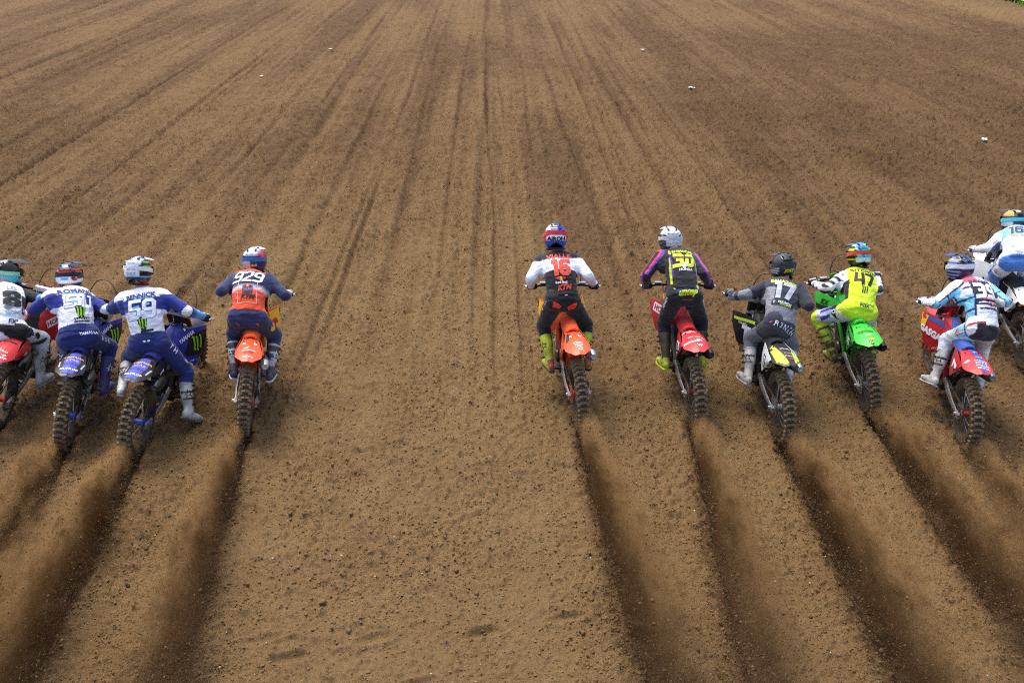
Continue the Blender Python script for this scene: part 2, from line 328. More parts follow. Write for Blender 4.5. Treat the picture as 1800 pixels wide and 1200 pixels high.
def scatter(name, pts, sizes, flat, mats, seed, nvar=8, kind='stuff', colors=None, tetra=False, octa=False, pyr=False):
    """many small lumps joined into one mesh with numpy"""
    rng = np.random.RandomState(seed)
    if tetra: base = np.array([(1, 1, 1), (-1, -1, 1), (-1, 1, -1), (1, -1, -1)])*.8; F = np.array([(0, 2, 1), (0, 1, 3), (0, 3, 2), (1, 2, 3)])
    elif pyr: base = np.array([(1, 0, -.2), (0, 1, -.2), (-1, 0, -.2), (0, -1, -.2), (0, 0, 1)]); F = np.array([(0, 1, 4), (1, 2, 4), (2, 3, 4), (3, 0, 4)])
    elif octa: base = np.array([(1, 0, 0), (0, 1, 0), (-1, 0, 0), (0, -1, 0), (0, 0, 1), (0, 0, -1.)]); F = np.array([(0, 1, 4), (1, 2, 4), (2, 3, 4), (3, 0, 4), (1, 0, 5), (2, 1, 5), (3, 2, 5), (0, 3, 5)])
    else:
        bm = bmesh.new(); bmesh.ops.create_icosphere(bm, subdivisions=1, radius=1); base = np.array([v.co[:] for v in bm.verts]); F = np.array([[v.index for v in f.verts] for f in bm.faces]); bm.free()
    n = len(pts); nb = len(base)
    V = base[None]*(1+.38*(rng.rand(n, nb, 1)-.5)*2*(.8))
    ax = rng.rand(n, 1, 3)*.6+.7; V = V*ax
    th = rng.rand(n)*6.283; ph = rng.rand(n)*6.283*(1 if flat > .95 else .15)
    c, s = np.cos(ph), np.sin(ph); y = V[..., 1]*c[:, None]-V[..., 2]*s[:, None]; z = V[..., 1]*s[:, None]+V[..., 2]*c[:, None]; V = np.stack([V[..., 0], y, z], -1)
    c, s = np.cos(th), np.sin(th); x = V[..., 0]*c[:, None]-V[..., 1]*s[:, None]; y = V[..., 0]*s[:, None]+V[..., 1]*c[:, None]; V = np.stack([x, y, V[..., 2]*flat], -1)
    V = V*sizes[:, None, None]+pts[:, None, :]
    FF = (F[None]+(np.arange(n)*nb)[:, None, None]).reshape(-1, 3)
    me = bpy.data.meshes.new(name); me.vertices.add(n*nb); me.vertices.foreach_set('co', V.astype(np.float32).ravel())
    me.loops.add(FF.size); me.loops.foreach_set('vertex_index', FF.ravel().astype(np.int32))
    me.polygons.add(len(FF)); me.polygons.foreach_set('loop_start', np.arange(0, FF.size, 3, dtype=np.int32)); me.update(calc_edges=True)
    me.shade_smooth() if not tetra else me.shade_flat()
    if colors is not None:
        a = me.attributes.new('moist', 'FLOAT', 'POINT'); a.data.foreach_set('value', np.repeat(colors, nb).astype(np.float32))
    return me
rng = np.random.RandomState(5)
def field_pts(n, y0, y1):
    y = y0*(y1/y0)**rng.rand(n*3)**1.0; keep = rng.rand(n*3) < np.clip(y/y1, .25, 1)*1.2; y = y[keep][:n]
    return (rng.rand(len(y))*2-1)*(y*.60+.9), y
def lumps(n, y0, y1, s0, s1, pw, s2, oct_, seed, thin=True, octa=False):
    x, y = field_pts(n, y0, y1)
    if thin:
        kp = rng.rand(len(x)) < .25+.9*np.clip(.5+perlin(x/.6, y/1.1, 51), 0, 1); x, y = x[kp], y[kp]
    h, mo, _ = soil(x, y); sz = s0+s1*rng.rand(len(x))**pw+s2*rng.rand(len(x))**16
    return scatter('soil_clods', np.stack([x, y, h+sz*.3], -1), sz, .85, None, seed, colors=np.clip(mo+.2*rng.rand(len(x))-.25, 0, 1), pyr=oct_, octa=not oct_)
clodm = soil_material(.012)
tag(link('soil_clods', lumps(10000, 3.6, 17, .007, .009, 2, .020, False, 2), None, [clodm]), 'crumbly brown clods of earth scattered over the whole track', 'soil clods', kind='stuff')
tag(link('soil_crumbs', lumps(200000, 3.6, 24, .005, .009, 2, .007, True, 6), None, [clodm]), 'fine brown crumbs of earth covering the whole track between the larger clods', 'soil crumbs', kind='stuff')
x, y = field_pts(1500, 3.6, 26); h, _, _ = soil(x, y); sz = .003+.008*rng.rand(len(x))**3
me = scatter('pale_pebbles', np.stack([x, y, h+sz*.5], -1), sz, .7, None, 3)
tag(link('pale_pebbles', me, None, [mat('b9ab90', 'print', .2, .8)]), 'tiny pale pebbles sprinkled over the brown soil', 'pebbles', kind='stuff')
# ------------------------------------------------------------------ prints: lettering, numbers and marks laid on a surface
def poly2(pts): return [(list(pts), [tuple(range(len(pts)))])]
def stroke(path, w, close=False):
    """ribbon with mitred joints along a 2D polyline"""
    P = [np.array(p, float) for p in path]; n = len(P); L_, R_ = [], []
    for i in range(n):
        if close: a, b = P[i-1], P[(i+1) % n]
        else: a, b = P[max(i-1, 0)], P[min(i+1, n-1)]
        d0 = P[i]-a if (i > 0 or close) else b-P[i]; d1 = b-P[i] if (i < n-1 or close) else P[i]-a
        d0 = d0/np.linalg.norm(d0); d1 = d1/np.linalg.norm(d1)
        m = d0+d1; m = m/np.linalg.norm(m); nn = np.array([-m[1], m[0]]); k = 1/max(.45, nn@np.array([-d0[1], d0[0]]))
        L_.append(P[i]+nn*w/2*k); R_.append(P[i]-nn*w/2*k)
    V = [tuple(v) for v in L_+R_]; F = [(i, i+n, (i+1) % n+n, (i+1) % n) for i in range(n if close else n-1)]
    return [(V, F)]
def digit(ch, w=.2, c=.10):
    x0, x1, y0, y1 = w/2, .62-w/2, w/2, 1-w/2; ym = .5
    oval = [(x0, y0+c), (x0, y1-c), (x0+c, y1), (x1-c, y1), (x1, y1-c), (x1, y0+c), (x1-c, y0), (x0+c, y0)]
    g = .005
    D = {'0': stroke(oval, w, True),
         '1': stroke([(.12, y1), (.36, y1), (.36, 0)], w),
         '2': stroke([(x0, .74), (x0, y1-c), (x0+c, y1), (x1-c, y1), (x1, y1-c), (x1, .58), (x1-.05, .5), (x0, y0+.08), (x0, y0), (x1+w/2, y0)], w),
         '3': stroke([(x0-w/2, y1), (x1-c, y1), (x1, y1-c), (x1, .60), (x1-.07, .5), (x1, .40), (x1, y0+c), (x1-c, y0), (x0-w/2, y0)], w)+stroke([(.16, .5), (x1-.07-w/2-g, .5)], w*.9),
         '4': stroke([(x0+.06, 1), (x0, .34), (x1-w/2-g, .34)], w*.9)+stroke([(x1, 1), (x1, 0)], w),
         '5': stroke([(x1+w/2, y1), (x0, y1), (x0, .55), (x1-c, .55), (x1, .48), (x1, y0+c), (x1-c, y0), (x0-w/2, y0)], w),
         '6': stroke([(x1+w/2, y1), (x0+c, y1), (x0, y1-c), (x0, y0+c), (x0+c, y0), (x1-c, y0), (x1, y0+c), (x1, .46), (x1-c, .54), (x0+w/2+g, .54)], w),
         '7': stroke([(x0-w/2, y1), (x1, y1), (x1-.02, y1-.12), (.24, 0)], w),
         '8': stroke([(x0, .47-c), (x0, y0+c*.5), (x0+c*.5, y0), (x1-c*.5, y0), (x1, y0+c*.5), (x1, .47-c), (x1-c, .47), (x0+c, .47)], w, True),
         '9': stroke([(x0-w/2, y0), (x1-c, y0), (x1, y0+c), (x1, y1-c), (x1-c, y1), (x0+c, y1), (x0, y1-c), (x0, .54), (x0+c, .46), (x1-w/2-g, .46)], w)}
    if ch == '8':
        t = stroke([(x0+c*.2, .53+c*.6), (x0, .53+c*1.2), (x0, y1-c*.5), (x0+c*.5, y1), (x1-c*.5, y1), (x1, y1-c*.5), (x1, .53+c*1.2), (x1-c*.2, .53+c*.6)], w)
        return D['8']+t
    return D[ch]
def number(s, w=.2, gap=.06, shear=0.):
    out = []; x = 0
    for ch in s:
        for V, F in digit(ch, w): out.append(([(a+x+b*shear, b) for a, b in V], F))
        x += (.48 if ch == '1' else .62)+gap
    W = x-gap
    return [([(a-W/2-shear/2, b-.5) for a, b in V], F) for V, F in out]
TXT = {}
def text(s, bold=.02, shear=0., space=1.):
    key = (s, bold, shear, space)
    if key not in TXT:
        cu = bpy.data.curves.new('t', 'FONT'); cu.body = s; cu.offset = bold; cu.shear = shear; cu.size = 1; cu.space_character = space; cu.align_x = 'CENTER'; cu.resolution_u = 2; cu.fill_mode = 'FRONT'
        o = bpy.data.objects.new('t', cu); col.objects.link(o); dg = bpy.context.evaluated_depsgraph_get()
        me = bpy.data.meshes.new_from_object(o.evaluated_get(dg)); bpy.data.objects.remove(o); bpy.data.curves.remove(cu)
        TXT[key] = [([(v.co.x, v.co.y-.35) for v in me.vertices], [tuple(p.vertices) for p in me.polygons])]
    return TXT[key]
def sc2(shape, s, dx=0, dy=0, rot=0, sx=1):
    c, n = math.cos(rot), math.sin(rot)
    return [([((a*sx*c-b*n)*s+dx, (a*sx*n+b*c)*s+dy) for a, b in V], F) for V, F in shape]
def circle2(r, x=0, y=0, n=14): return poly2([(x+r*math.cos(6.2832*i/n), y+r*math.sin(6.2832*i/n)) for i in range(n)])
CLAW = stroke([(-.38, .5), (-.27, .42), (-.24, -.1), (-.30, -.35), (-.2, -.55)], .13)+stroke([(-.06, .45), (.02, .35), (.03, -.15), (-.04, -.4), (.05, -.62)], .13)+stroke([(.26, .5), (.35, .4), (.33, -.1), (.25, -.35), (.32, -.5)], .13)
BULL = poly2([(-.95, .12), (-.72, .30), (-.42, .34), (-.20, .20), (-.08, -.02), (-.22, -.10), (-.40, -.08), (-.46, -.24), (-.58, -.10), (-.78, -.06), (-.72, .06)])
BULLS = BULL+[([(-a, b) for a, b in reversed(V)], [tuple(range(len(V)))]) for V, F in BULL]
WING = poly2([(-.6, .05), (-.1, .42), (.55, .55), (.35, .40), (.50, .36), (.28, .24), (.42, .18), (.20, .08), (.3, 0), (0, -.12), (.05, -.3), (-.25, -.28)])
STAR = stroke([(-.5, -.05), (-.12, .08), (0, .5), (.14, .1), (.5, .14), (.2, -.12), (.35, -.5), (0, -.22), (-.4, -.45), (-.2, -.12)], .1, True)
def decal(parent, name, bvh, frame, shape, m, lift=.0025, cell=.03, reach=.35, label=None):
    """lay a flat 2D shape on the surface found along -normal of the frame (origin, x, y)"""
    o, fx, fy = Vector(frame[0]), Vector(frame[1]).normalized(), Vector(frame[2]); fy = (fy-fx*fy.dot(fx)).normalized(); nz = fx.cross(fy)
    bm = bmesh.new()
    for V, F in shape:
        vs = [bm.verts.new((a, b, 0)) for a, b in V]
        for f in F:
            try: bm.faces.new([vs[i] for i in f])
            except ValueError: pass
    if not bm.verts: return
    xs = [v.co.x for v in bm.verts]; ys = [v.co.y for v in bm.verts]
    for ax, lo, hi in (((1, 0, 0), min(xs), max(xs)), ((0, 1, 0), min(ys), max(ys))):
        k = math.ceil((hi-lo)/cell)
        for i in range(1, k):
            c = lo+(hi-lo)*i/k
            bmesh.ops.bisect_plane(bm, geom=bm.verts[:]+bm.edges[:]+bm.faces[:], plane_co=Vector(ax)*c, plane_no=ax)
    hits = {}; last = None; bad = []
    for v in bm.verts:
        p = o+fx*v.co.x+fy*v.co.y; h = bvh.ray_cast(p+nz*reach, -nz, reach*2)
        if h[0] is None: bad.append(v); continue
        n = h[1] if h[1].dot(nz) > 0 else -h[1]
        hits[v] = h[0]+(nz*.6+n*.4)*lift
    for v, q in hits.items(): v.co = q
    bmesh.ops.delete(bm, geom=bad, context='VERTS')
    if not bm.faces: bm.free(); return
    for f in list(bm.faces):     # drop faces that jump over an edge
        if max(e.calc_length() for e in f.edges) > cell*5: bm.faces.remove(f)
    me = bpy.data.meshes.new(name); bm.normal_update(); bm.to_mesh(me); bm.free()
    ob = link(name, me, parent, [m])
    if label: ob['label'] = label
    return ob
def bvh_of(me, M=None):
    vs = [M @ v.co if M else v.co.copy() for v in me.vertices]
    return BVHTree.FromPolygons(vs, [tuple(p.vertices) for p in me.polygons])

# ------------------------------------------------------------------ the motorcycle, built once part by part (rear contact at the origin, +Y ahead)
RW = .345
def b_tyre(r, w):
    def f():
        m = MB(); prof = [(-w*.42, r-.085), (-w*.55, r-.05), (-w*.47, r-.022), (-w*.22, r-.008), (0, r-.004), (w*.22, r-.008), (w*.47, r-.022), (w*.55, r-.05), (w*.42, r-.085)]
        return m.lathe(prof, n=44, close=True)
    return f
def b_tread(r, w, nrow):
    def f():
        m = MB()
        for i in range(nrow):
            a = 2*math.pi*i/nrow
            for j, (ph, bw) in enumerate(((-62, .032), (-21, .043), (21, .043), (62, .032))):
                aa = a+(.35*2*math.pi/nrow if j in (0, 3) else 0)
                Rx = Matrix.Rotation(aa, 3, 'X'); p = R(ph)
                cx, cr = w*.46*math.sin(p), (r-.022)+.018*math.cos(p)
                loc = Matrix.Rotation(p, 3, 'Y')
                rot = Rx @ loc
                m.box(Rx @ Vector((cx, 0, cr)), (bw*w/.11, .025, .026), 0, rot, .85)
        return m
    return f
def b_rim(r, w):
    return lambda: MB().lathe([(-w/2, r+.012), (-w/2, r), (-w/4, r-.012), (0, r-.016), (w/4, r-.012), (w/2, r), (w/2, r+.012), (w/4, r+.002), (-w/4, r+.002)], n=40, close=True)
def b_hub(w):
    return lambda: MB().lathe([(-w/2, .012), (-w/2, .04), (-w/2+.01, .05), (-w/2+.02, .028), (w/2-.02, .028), (w/2-.01, .05), (w/2, .04), (w/2, .012)], n=18).tube([(-w/2-.05, 0, 0), (w/2+.05, 0, 0)], .012, 8).lathe([(w/2+.05, 0), (w/2+.05, .02), (w/2+.065, .02), (w/2+.065, 0)], n=8)
def b_spoke(): return MB().tube([(.04, 0, .045), (.004, .02, .245)], .0022, 4)
def b_sprocket():
    m = MB(); n = 24; V = []; 
    for i in range(n*2): 
        r = .112 if i % 2 else .103; a = math.pi*i/n; V.append((r*math.cos(a), r*math.sin(a)))
    W = [(.075*math.cos(math.pi*i/n), .075*math.sin(math.pi*i/n)) for i in range(n*2)]; k = n*2
    P = [(x, a, b) for x in (-.004, .004) for ring in (V, W) for a, b in ring]
    F = []
    for i in range(k):
        j = (i+1) % k; F += [(i, j, k+j, k+i), (2*k+i, 3*k+i, 3*k+j, 2*k+j), (i, 2*k+i, 2*k+j, j), (k+i, k+j, 3*k+j, 3*k+i)]
    m.add(P, F)
    for i in range(6):
        a = math.pi*i/3; m.tube([(0, .03*math.cos(a), .03*math.sin(a)), (0, .08*math.cos(a+.3), .08*math.sin(a+.3))], (.004, .009), 6)
    return m
def b_disc(r): return lambda: MB().lathe([(-.002, r*.72), (-.002, r), (.002, r), (.002, r*.72)], n=30, close=True)
def arm_pts(s): return [(s*.085, .60, .43), (s*.105, .40, .405), (s*.112, .18, .375), (s*.105, .02, .35)]
def b_arm(s): return lambda: MB().tube(arm_pts(s), [(.022, .045), (.020, .042), (.016, .034), (.012, .024)], 10, side=(1, 0, 0)).box((s*.105, -.03, .345), (.028, .10, .05)).tube([(s*.09, 0, .345), (s*.135, 0, .345)], .018, 8)
def b_bridge(): return MB().box((0, .43, .41), (.19, .08, .07), taper=.8)
def chain_loop():
    r0, r1 = .108, .035; c0 = np.array([0., .345]); c1 = np.array([.62, .43]); P = []
    d = c1-c0; a = math.atan2(d[1], d[0])
    for i in range(13): t = a+math.pi/2+math.pi*i/12; P.append(c0+r0*np.array([math.cos(t), math.sin(t)]))
    for i in range(7): t = a-math.pi/2+math.pi*i/6; P.append(c1+r1*np.array([math.cos(t), math.sin(t)]))
    P.append(P[0]); return P
def b_chain():
    m = MB(); P = chain_loop(); acc = 0; step = .0155; seg = []
    for a, b in zip(P[:-1], P[1:]):
        L_ = np.linalg.norm(b-a); k = acc
        while k < L_: seg.append((a+(b-a)*k/L_, math.atan2(*(b-a)[::-1]))); k += step
        acc = k-L_
    for i, (p, t) in enumerate(seg): m.box((-.078, p[0], p[1]), (.017 if i % 2 else .011, .013, .013), 0, Matrix.Rotation(t, 3, 'X'))
    return m
def b_guide(): return MB().box((-.078, .17, .335), (.03, .13, .07), taper=.8)
def b_muffler(): return MB().tube([(.10, .42, .70), (.12, .30, .715), (.15, .16, .735), (.158, .06, .75)], [(.03, .03), (.052, .058), (.055, .064), (.052, .06)], 14, side=(1, 0, 0))
def b_mcap(): return MB().tube([(.158, .062, .75), (.163, .01, .758), (.168, -.03, .765)], [(.053, .061), (.045, .05), (.031, .031)], 14, side=(1, 0, 0), caps=False).tube([(.168, -.03, .765), (.1683, -.034, .7655), (.166, .0, .761)], [(.031, .031), (.023, .023), (.022, .022)], 14, side=(1, 0, 0), caps=False)
def b_mhole(): return MB().tube([(.1665, -.01, .762), (.166, .0, .761)], .0225, 12)
def b_header(): return MB().tube(catmull([(.02, .98, .62), (.06, 1.06, .50), (.13, .98, .42), (.145, .82, .50), (.14, .62, .62), (.11, .45, .69)], 5), [.021]*20+[.024]*6, 10)
FEN = [(.34, .925, .070, .01), (.20, .945, .092, .028), (.06, .950, .118, .045), (-.06, .945, .132, .055), (-.14, .935, .118, .035), (-.20, .922, .078, .014), (-.235, .910, .050, .004)]
def b_fender():
    rows = []
    for y, z, hw, dr in catmull(FEN, 3): rows.append([(hw*u, y, z-dr*abs(u)**2.4+.006*(1-abs(u)*3 if abs(u) < .34 else 0)) for u in np.linspace(-1, 1, 13)])
    return MB().grid(rows, 0, .005)
def b_side(s):
    def f():
        rows = []
        top = catmull([(.088, .40, .90), (.108, .24, .905), (.125, .10, .905), (.130, -.03, .895)], 3)
        bot = catmull([(.105, .44, .58), (.125, .34, .60), (.140, .22, .68), (.133, .04, .825)], 3)
        if s > 0: bot = catmull([(.110, .44, .70), (.135, .34, .74), (.140, .22, .79), (.133, .04, .845)], 3)
        for a, b in zip(top, bot):
            rows.append([(s*(a[0]*(1-t)+b[0]*t+.012*math.sin(t*math.pi)), a[1]*(1-t)+b[1]*t, a[2]*(1-t)+b[2]*t) for t in np.linspace(0, 1, 7)])
        return MB().grid(rows, 0, .004)
    return f
def b_mud():
    rows = []
    for a in np.linspace(R(12), R(82), 12):
        rows.append([(x, math.cos(a)*.395+.02, RW+.02+math.sin(a)*.40-.02*abs(x/.075)**2) for x in np.linspace(-.075, .075, 6)])
    return MB().grid(rows, 0, .004)
SEAT = [(.26, .955, .072), (.38, .955, .080), (.52, .948, .082), (.66, .955, .070), (.80, .985, .052), (.93, 1.015, .045)]
def b_seat():
    rows = []
    for y, z, hw in catmull(SEAT, 3):
        rows.append([(hw*u, y, z+.012-.075*abs(u)**3.2) for u in np.linspace(-1, 1, 11)])
    return MB().grid(rows, 0, .02)
def b_subframe():
    m = MB()
    for s in (-1, 1): m.tube([(s*.07, .62, .86), (s*.072, .36, .875), (s*.07, .08, .885)], .011, 7).tube([(s*.09, .56, .58), (s*.085, .38, .72), (s*.07, .12, .87)], .010, 7)
    return m.tube([(-.07, .1, .885), (.07, .1, .885)], .01, 6)
def b_frame():
    m = MB()
    for s in (-1, 1):
        m.tube([(s*.03, 1.04, 1.0), (s*.10, .90, .86), (s*.105, .72, .72), (s*.095, .61, .55), (s*.09, .60, .36)], [(.02, .035)]*5, 8)
        m.tube([(s*.02, 1.06, .95), (s*.05, 1.08, .60), (s*.07, .98, .33), (s*.08, .62, .31)], .015, 7)
    return m.tube([(0, 1.10, .90), (0, .99, 1.10)], .03, 10)
def b_engine():
    m = MB(); m.box((0, .78, .44), (.24, .36, .22), taper=.85).box((0, .92, .62), (.15, .15, .20), taper=.9, rot=Matrix.Rotation(R(-15), 3, 'X')).box((0, .95, .76), (.17, .17, .09), rot=Matrix.Rotation(R(-15), 3, 'X'))
    for i in range(6): m.box((0, .905+.008*i, .55+.026*i), (.17, .17, .006), rot=Matrix.Rotation(R(-15), 3, 'X'))
    return m
def b_cover(s): return lambda: MB().lathe([(0, .075), (s*.02, .072), (s*.03, .055), (s*.032, 0)], c=(s*.118, .74, .44), n=18)
def b_rad(s): return lambda: MB().box((s*.115, 1.08, .80), (.10, .035, .26), rot=Matrix.Rotation(R(-14), 3, 'X'))
def b_shroud(s):
    def f():
        top = catmull([(.055, .70, .925), (.085, .84, .965), (.155, .98, .985), (.225, 1.10, .985), (.250, 1.20, .965)], 4)
        bot = catmull([(.085, .70, .79), (.115, .80, .74), (.180, .90, .66), (.235, 1.02, .645), (.245, 1.10, .70)], 4)
        rows = []
        for a, b in zip(top, bot): rows.append([(s*(a[0]*(1-t)+b[0]*t+.02*math.sin(t*math.pi)), a[1]*(1-t)+b[1]*t, a[2]*(1-t)+b[2]*t) for t in np.linspace(0, 1, 8)])
        return MB().grid(rows, 0, .005)
    return f
def b_tank():
    rows = []
    for y, z, hw, dr in catmull([(.70, .955, .055, .06), (.80, .99, .085, .10), (.90, 1.02, .10, .14), (.99, 1.025, .09, .12), (1.03, .99, .06, .06)], 3):
        rows.append([(hw*u, y, z-dr*abs(u)**2.6) for u in np.linspace(-1, 1, 11)])
    return MB().grid(rows, 0, .008)
def b_cap(): return MB().lathe([(0, .035), (.022, .033), (.026, .025), (.026, 0)], c=(0, .92, 1.02), ax='Z', n=16)
def helix(c0, c1, r, t, wire):
    P = []; c0, c1 = Vector(c0), Vector(c1); d = (c1-c0).normalized(); x = Vector((1, 0, 0)); y = d.cross(x)
    for i in range(t*12+1): a = 2*math.pi*i/12; P.append(c0+(c1-c0)*i/(t*12)+x*r*math.cos(a)+y*r*math.sin(a))
    return MB().tube(P, wire, 6)
def b_spring(): return helix((0, .49, .50), (0, .56, .78), .042, 7, .007)
def b_shock(): return MB().tube([(0, .46, .42), (0, .58, .86)], .02, 10).tube([(.06, .62, .80), (.06, .60, .66)], .024, 10)
# steered group, drawn straight
SA0, SA1 = Vector((0, .985, 1.12)), Vector((0, 1.40, .36))
def fk(s, t, w=.105): return Vector((s*w, .995+(1.475-.995)*t, 1.14+(.345-1.14)*t))
def b_forkup(s): return lambda: MB().tube([fk(s, -.03), fk(s, .30), fk(s, .33), fk(s, .58)], [.026, .026, .030, .030], 12)
def b_forklo(s): return lambda: MB().tube([fk(s, .55), fk(s, .96)], .022, 10).box(fk(s, .99), (.045, .06, .09))
def b_fguard(s): return lambda: MB().tube([fk(s, .60)+Vector((s*.01, .02, 0)), fk(s, .75)+Vector((s*.012, .03, 0)), fk(s, .95)+Vector((s*.01, .02, 0))], [(.032, .02), (.036, .022), (.026, .018)], 10, side=(1, 0, 0))
def b_clamp(): return MB().box((0, .985, 1.125), (.27, .075, .03), rot=Matrix.Rotation(R(-31), 3, 'X')).box((0, 1.10, .945), (.27, .08, .035), rot=Matrix.Rotation(R(-31), 3, 'X')).box((-.04, .975, 1.16), (.03, .04, .05)).box((.04, .975, 1.16), (.03, .04, .05))
BARP = [(-.405, .895, 1.20), (-.27, .915, 1.205), (-.21, .93, 1.208), (-.10, .985, 1.185), (0, .985, 1.185), (.10, .985, 1.185), (.21, .93, 1.208), (.27, .915, 1.205), (.405, .895, 1.20)]
def b_bar(): return MB().tube(BARP, .0125, 10)
def b_grip(s): return lambda: MB().tube([(s*.285, .912, 1.2045), (s*.40, .896, 1.20)], .0165, 10).lathe([(s*.283, .0), (s*.283, .026), (s*.289, .026), (s*.289, 0)], c=(0, .912, 1.2045), n=12)
def b_barend(s): return lambda: MB().tube([(s*.40, .896, 1.20), (s*.412, .894, 1.1995)], [.017, .014], 10)
def b_lever(s): return lambda: MB().tube(catmull([(s*.225, .955, 1.20), (s*.25, .985, 1.195), (s*.33, .975, 1.188), (s*.415, .965, 1.186)], 3), [(.009, .005)]*9+[(.008, .006)], 6, side=(0, 1, 0)).box((s*.215, .955, 1.212), (.075, .045, .04)).lathe([(0, .008), (.012, .010), (.014, 0)], c=(s*.415, .965, 1.182), ax='Z', n=8)
def b_pad(): return MB().box((0, .975, 1.215), (.20, .06, .045), taper=.8)
def b_plate():
    rows = []
    for t in np.linspace(0, 1, 7):
        w = .085+.035*t; rows.append([(w*u, 1.115+.05*(1-t)-.03*abs(u)**2+.02*t*0, .95+.25*t) for u in np.linspace(-1, 1, 7)])
    return MB().grid(rows, 0, .004)
def b_ffender():
    rows = []
    for y, z, hw, dr in catmull([(1.03, .80, .045, .0), (1.14, .845, .085, .03), (1.32, .885, .10, .05), (1.50, .885, .105, .05), (1.66, .855, .085, .04), (1.76, .82, .045, .02)], 3):
        rows.append([(hw*u, y, z-dr*abs(u)**2.2) for u in np.linspace(-1, 1, 9)])
    return MB().grid(rows, 0, .004)
def b_hose(): return MB().tube(catmull([(.20, .965, 1.225), (.19, 1.03, 1.32), (.10, 1.12, 1.40), (-.02, 1.16, 1.38), (-.09, 1.15, 1.25), (-.11, 1.12, 1.05), (-.125, 1.35, .60)], 5), .0055, 6)
def b_cable(): return MB().tube(catmull([(-.22, .965, 1.215), (-.14, 1.05, 1.26), (-.02, 1.10, 1.20), (.05, 1.05, 1.0), (.06, .95, .85)], 4), .004, 5)
def b_peg(s): return lambda: MB().box((s*.175, .56, .385), (.11, .055, .022)).box((s*.11, .57, .385), (.04, .04, .05))
def b_pedal(s): return lambda: MB().tube([(s*.135, .60, .36), (s*.155, .72, .35), (s*.165, .78, .37)], .008, 6).box((s*.175, .785, .375), (.045, .025, .015))
def b_skid(): return MB().box((0, .82, .30), (.24, .42, .03), taper=1.1)
def b_caliper(): return MB().box((.10, .10, .39), (.045, .07, .06)).tube([(.10, .12, .40), (.105, .3, .43)], .005, 5)
def b_airbox(): return MB().box((0, .40, .80), (.15, .26, .16), taper=.8)

def add_wheel(root, name, c, r, w, q, rear, M=Matrix()):
    t = MATS
    Mw = M @ Matrix.Translation(c) @ Matrix.Rotation(q['spin'], 4, 'X')
    wh = link(name, bpy.data.meshes.get('rim%d' % rear) or b_rim(r-.075, .05)().mesh('rim%d' % rear), root, [mat(q['rim'], 'metal' if q['rim'] in ('202224', '8a8c8e') else 'plastic', .25)], Mw)
    part(wh, 'tyre', 'tyre%d' % rear, b_tyre(r-.012, w), [tyre_mat(0)])
    o = part(wh, 'tread_knobs', 'tread%d' % rear, b_tread(r+.004, w, 34 if rear else 40), [tyre_mat(1)], smooth=0); o['kind'] = 'stuff'
    part(wh, 'hub', 'hub%d' % rear, b_hub(.13 if rear else .11), [mat(q['hub'], 'plastic', .3)])
    for i in range(16):
        s = 1 if i % 2 else -1
        part(wh, 'spoke', 'spoke', b_spoke, [mat('c9cacb', 'metal', .15)], Matrix.Rotation(2*math.pi*i/16, 4, 'X') @ Matrix.Diagonal((s, 1 if (i//2) % 2 else -1, 1 if rear else 1.05, 1)))
    if rear: part(wh, 'sprocket', 'sprocket', b_sprocket, [mat(q['sprocket'], 'plastic', .3)], Matrix.Translation((-.078, 0, 0)))
    part(wh, 'brake_disc', 'disc%d' % rear, b_disc(.115 if rear else .13), [mat('8d8e90', 'metal', .3)], Matrix.Translation((.075 if rear else -.07, 0, 0)))
    return wh
BIKES = {}
